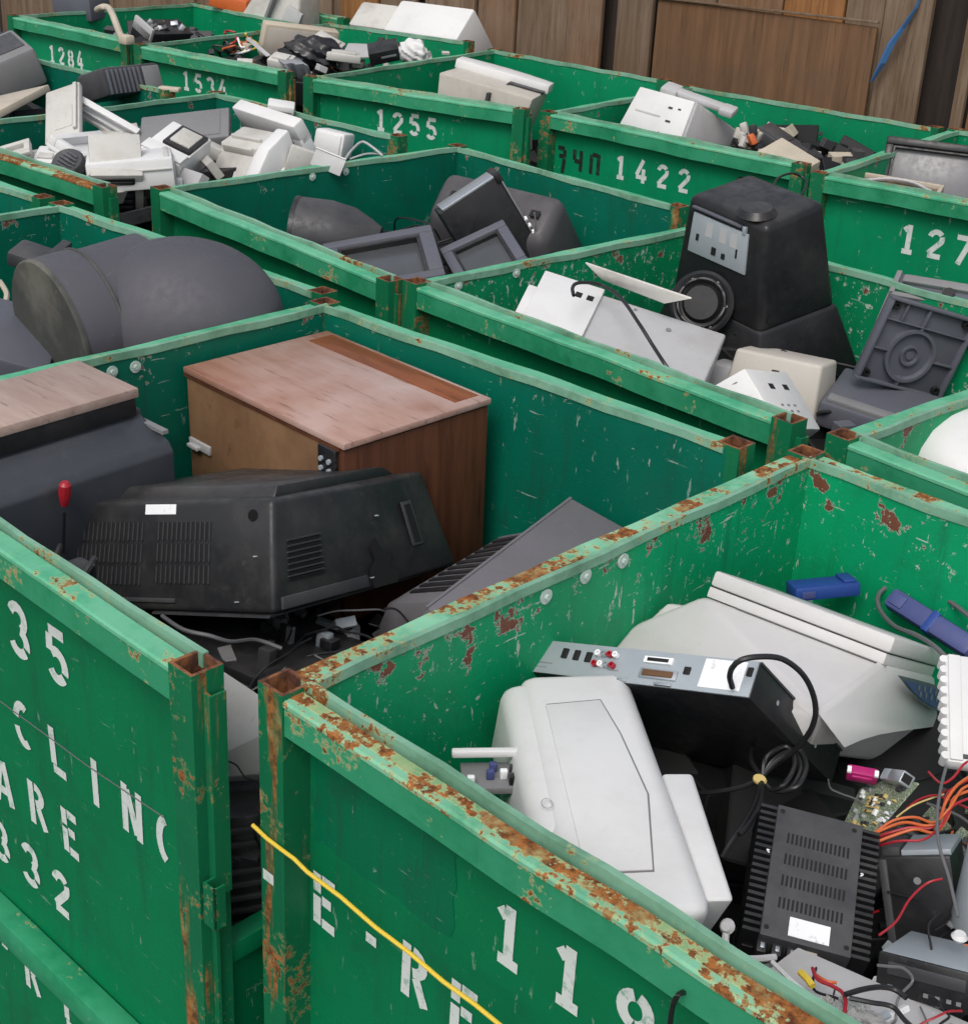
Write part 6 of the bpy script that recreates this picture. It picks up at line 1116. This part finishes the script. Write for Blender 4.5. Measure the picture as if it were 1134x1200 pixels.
mb = MB(); mb.span(f(0, 0, 0), f(1, 1, 1), .004); mb.build('body', 'black', t)
mb = MB(); mb.span(f(.4, -.02, .45), f(.9, .0, .6)); mb.build('label_strip', 'mid_grey', t)
board_quad('grey_sheet', 'flat grey sheet lying behind the dark module in bin 1534', 'sheet', ((-5.9860, 5.4537, 1.4500), (-5.8502, 5.5459, 1.4700), (-5.9892, 5.8798, 1.4900), (-6.0584, 5.5799, 1.5100)), .01, 'light_grey')
blob('white_cup', 'white rounded cup beside the dark module at the bin 1534 corner', 'cup', (-5.8194, 5.8289, 1.4800), .085, (.95, .7, .75), 'white', .10, 9)
for i, (px, sz, rot, lab) in enumerate((((-6.1614, 5.5331, 1.5000), (.16, .1, .04), (.3, .4, .5), 'white casing lid right of the black bag'), ((-5.9203, 5.4176, 1.4700), (.18, .08, .04), (.1, .1, .9), 'white bar casing in front of the flat grey sheet'), ((-6.0477, 5.1109, 1.4500), (.12, .1, .05), (.3, .1, .4), 'pale grey casing scrap left of the black bag'))):
    mb = MB(); mb.box((0, 0, 0), sz, .008); mb.box((0, 0, sz[2] * .5), (sz[0] * .7, sz[1] * .6, .02), .004); o = tag(mb.build('casing_scrap', 'white_dirty', None, px), lab, 'casing'); o.rotation_euler = rot
# rag hanging over the corner post of bin 1534
P0 = [(-6.1357, 5.1400, 1.4700), (-5.9637, 5.0622, 1.4650), (-5.9718, 5.1081, 1.4100), (-6.0035, 5.1634, 1.3500), (-6.0429, 5.2085, 1.2800), (-6.0733, 5.2286, 1.2300)]; P1 = [(-6.0281, 5.2200, 1.4700), (-5.8627, 5.1331, 1.4650), (-5.8770, 5.1684, 1.4100), (-5.9239, 5.1981, 1.3500), (-6.0198, 5.2468, 1.2800), (-6.0196, 5.2231, 1.2300)]
mb = MB(); rows = []
for i in range(6):
    a_, b_ = Vector(P0[i]), Vector(P1[i]); row = []
    for j in range(9):
        s_ = j / 8; row.append(mb.b.verts.new(a_.lerp(b_, s_) + Vector((.02, -.025, 0)) * math.sin(s_ * 14 + i * .7) * .7 + Vector((.03, -.03, 0))))
    rows.append(row)
for i in range(5):
    for j in range(8): mb.b.faces.new((rows[i][j], rows[i][j + 1], rows[i + 1][j + 1], rows[i + 1][j]))
rg = mb.build('hanging_rag', 'rag', None, None, 60); tag(rg, 'grey crumpled rag hanging over the corner post between bins 1534 and 1255', 'rag')
so = rg.modifiers.new('solid', 'SOLIDIFY'); so.thickness = .006
# big pale boxes behind the far bins
t, d, f = slab('back_box', 'large_white_box', 'large white box standing behind the bins against the fence', 'box', 'white', .02)
mb = MB(); mb.span(f(-.5, -.02, .9), f(1.0, .0, .97), .003); mb.build('edge_trim', 'light_grey', t)
mb = MB(); mb.span(f(-.55, .1, -.2), f(.0, .9, .92), .02); mb.build('side_section', 'white_dirty', t)
t = thing('back_monitor', 'pale monitor with dark gap leaning at the fence foot behind bin 1534', 'monitor', Matrix.Translation((-7.6230, 6.5027, 1.4700)) @ Matrix.Rotation(R(18), 4, 'Z') @ Matrix.Rotation(R(24), 4, 'Y'))
mb = MB(); mb.hexa([Vector(p) for p in ((-.22, -.16, -.2), (.26, -.16, -.2), (-.22, .16, -.2), (.26, .16, -.2), (-.16, -.12, .16), (.1, -.12, .16), (-.16, .12, .16), (.1, .12, .16))], .02, 3); mb.build('casing', 'white_dirty', t)
mb = MB(); mb.box((-.03, -.165, .0), (.02, .05, .36), .004); mb.build('dark_gap', 'mid_grey', t)
mb = MB(); mb.box((.13, -.155, -.03), (.12, .03, .2), .004); mb.build('side_inset', 'light_grey', t)

# ------------------------------------------------------------------ bins 1255, 1422 and 127
t, d = posed('j_monitor', 'beige_monitor', 'beige monitor with white front rim lying face up in bin 1255', 'monitor'); f = FR(d)
mb = MB(); mb.hexa([f(.05, .1, -.3), f(.85, .1, -.3), f(.05, .9, -.3), f(.85, .9, -.3), f(-.02, .0, .9), f(.96, .04, .9), f(.04, .96, .9), f(.98, .96, .9)], .012); mb.build('casing', 'beige', t)
mb = MB(); n_ = 14
pr2 = [(d[0] * (-.5 + i / n_), d[1] * .5 + .035 * math.sin(math.pi * i / n_)) for i in range(n_ + 1)] + [(d[0] * (.5 - i / n_), d[1] * .22 - .01) for i in range(n_ + 1)]
mb.prism(pr2, 2, d[2] * .38, d[2] * .53, .004); mb.build('front_rim', 'white', t)
mb = MB(); mb.hexa([f(.50, -.02, .3), f(.53, -.02, .3), f(.62, .6, .9), f(.65, .6, .9), f(.50, -.03, .8), f(.53, -.03, .8), f(.62, .6, .93), f(.65, .6, .93)]); mb.build('seam', 'char', t)
mb = MB(); mb.span(f(.60, .52, .88), f(.97, .70, .925), .002); mb.build('dark_gap', 'black', t)
t, d, f = slab('j_gapbox', 'grey_upright_box', 'narrow grey box in the gap between bins 1255 and 1422', 'box', 'mid_grey', .004)
mb = MB(); mb.span(f(.05, -.02, .86), f(.95, .0, .93)); mb.build('slot', 'hole', t)
t, d = posed('k_monitor', 'white_monitor', 'white monitor lying on its face in bin 1422 below the plywood', 'monitor'); f = FR(d)
mb = MB(); mb.hexa([f(-.1, .0, -.6), f(1.05, 0, -.6), f(-.1, 1, -.6), f(1.05, 1, -.6), f(0, 0, 1), f(1, 0, 1), f(0, .98, 1), f(1, .98, .95)], .012, 3); mb.build('casing', 'light_grey', t)
qf = quad(f(-.1, 0, -.6), f(1.05, 0, -.6), f(1, 0, 1), f(0, 0, 1))
mb = MB(); patch(mb, qf, .0, .02, .985, .985, -.004, .014, .006); bk = mb.build('back_cover', 'white', t)
for u_, v_, a_, b_ in ((.62, .74, .07, .04), (.78, .76, .05, .03), (.66, .5, .08, .04)):
    mb = MB(); patch(mb, qf, u_, v_, u_ + a_, v_ + b_, .012, .0155); mb.build('socket', 'char', bk, smooth=0)
mb = MB(); patch(mb, qf, .12, .55, .55, .58, .012, .016); mb.build('rib', 'white_dirty', bk)
t, d, f = slab('k_handset', 'white_handset', 'white rounded handset lying along the top of the white monitor', 'handset', 'light_grey', .012, 'grip')
mb = MB(); mb.span(f(-.02, -.3, -.2), f(.22, 1.3, 1.1), .012); mb.span(f(.82, -.2, -.2), f(1.02, 1.2, .9), .01); mb.build('end_cup', 'light_grey', t)
t, d, f = slab('k_dark', 'dark_box', 'dark grey box between the white monitor and the cream box in bin 1422', 'box', 'char', .006)
mb = MB(); mb.span(f(.1, .1, .98), f(.6, .9, 1.05), .003); mb.build('lid', 'char', t)
t, d, f = slab('k_beige', 'cream_box', 'cream box by the front rail near the right end of bin 1422', 'box', 'cream', .006)
mb = MB(); mb.span(f(.02, -.02, .8), f(.98, .0, .86)); mb.build('seam', 'beige', t)
t = thing('small_parts', 'heap of small cream and red parts beside the white monitor', 'parts', Matrix.Translation((-3.6766, 5.8227, 1.3900)))
for i in range(12):
    r_ = random.Random(20 + i); mb = MB(); mb.box((0, 0, 0), (.05, .03, .03), .006); o = mb.build('part', r_.choice(['cream', 'white_dirty', 'orange', 'char', 'beige']), t, (r_.uniform(-.07, .07), r_.uniform(-.06, .06), r_.uniform(-.05, .04))); o.rotation_euler = (r_.random() * 2, r_.random() * 2, r_.random() * 3)
framed_tv('m_tv', 'dark_television', 'dark framed television leaning back in bin 127 behind a pale tray', 'black', 'screen_grey', .13, .0)
t, d, f = tray('m_tray', 'pale_tray', 'pale wire edged tray lying in front of the dark television in bin 127', 'tray', 'cream', .04, .002, .2)
mb = MB(); mb.tube([f(.1, .15, .9), f(.4, .6, 1.3), f(.7, .7, 1.2), f(.95, .3, .9)], .006); mb.tube([f(.1, .5, .6), f(.5, .85, .9), f(.9, .6, .7)], .006); mb.build('bent_wire', 'light_grey', t)
mb = MB(); mb.span(f(.05, .1, .25), f(.95, .9, .5), .004); mb.build('liner', 'plank_grey', t)
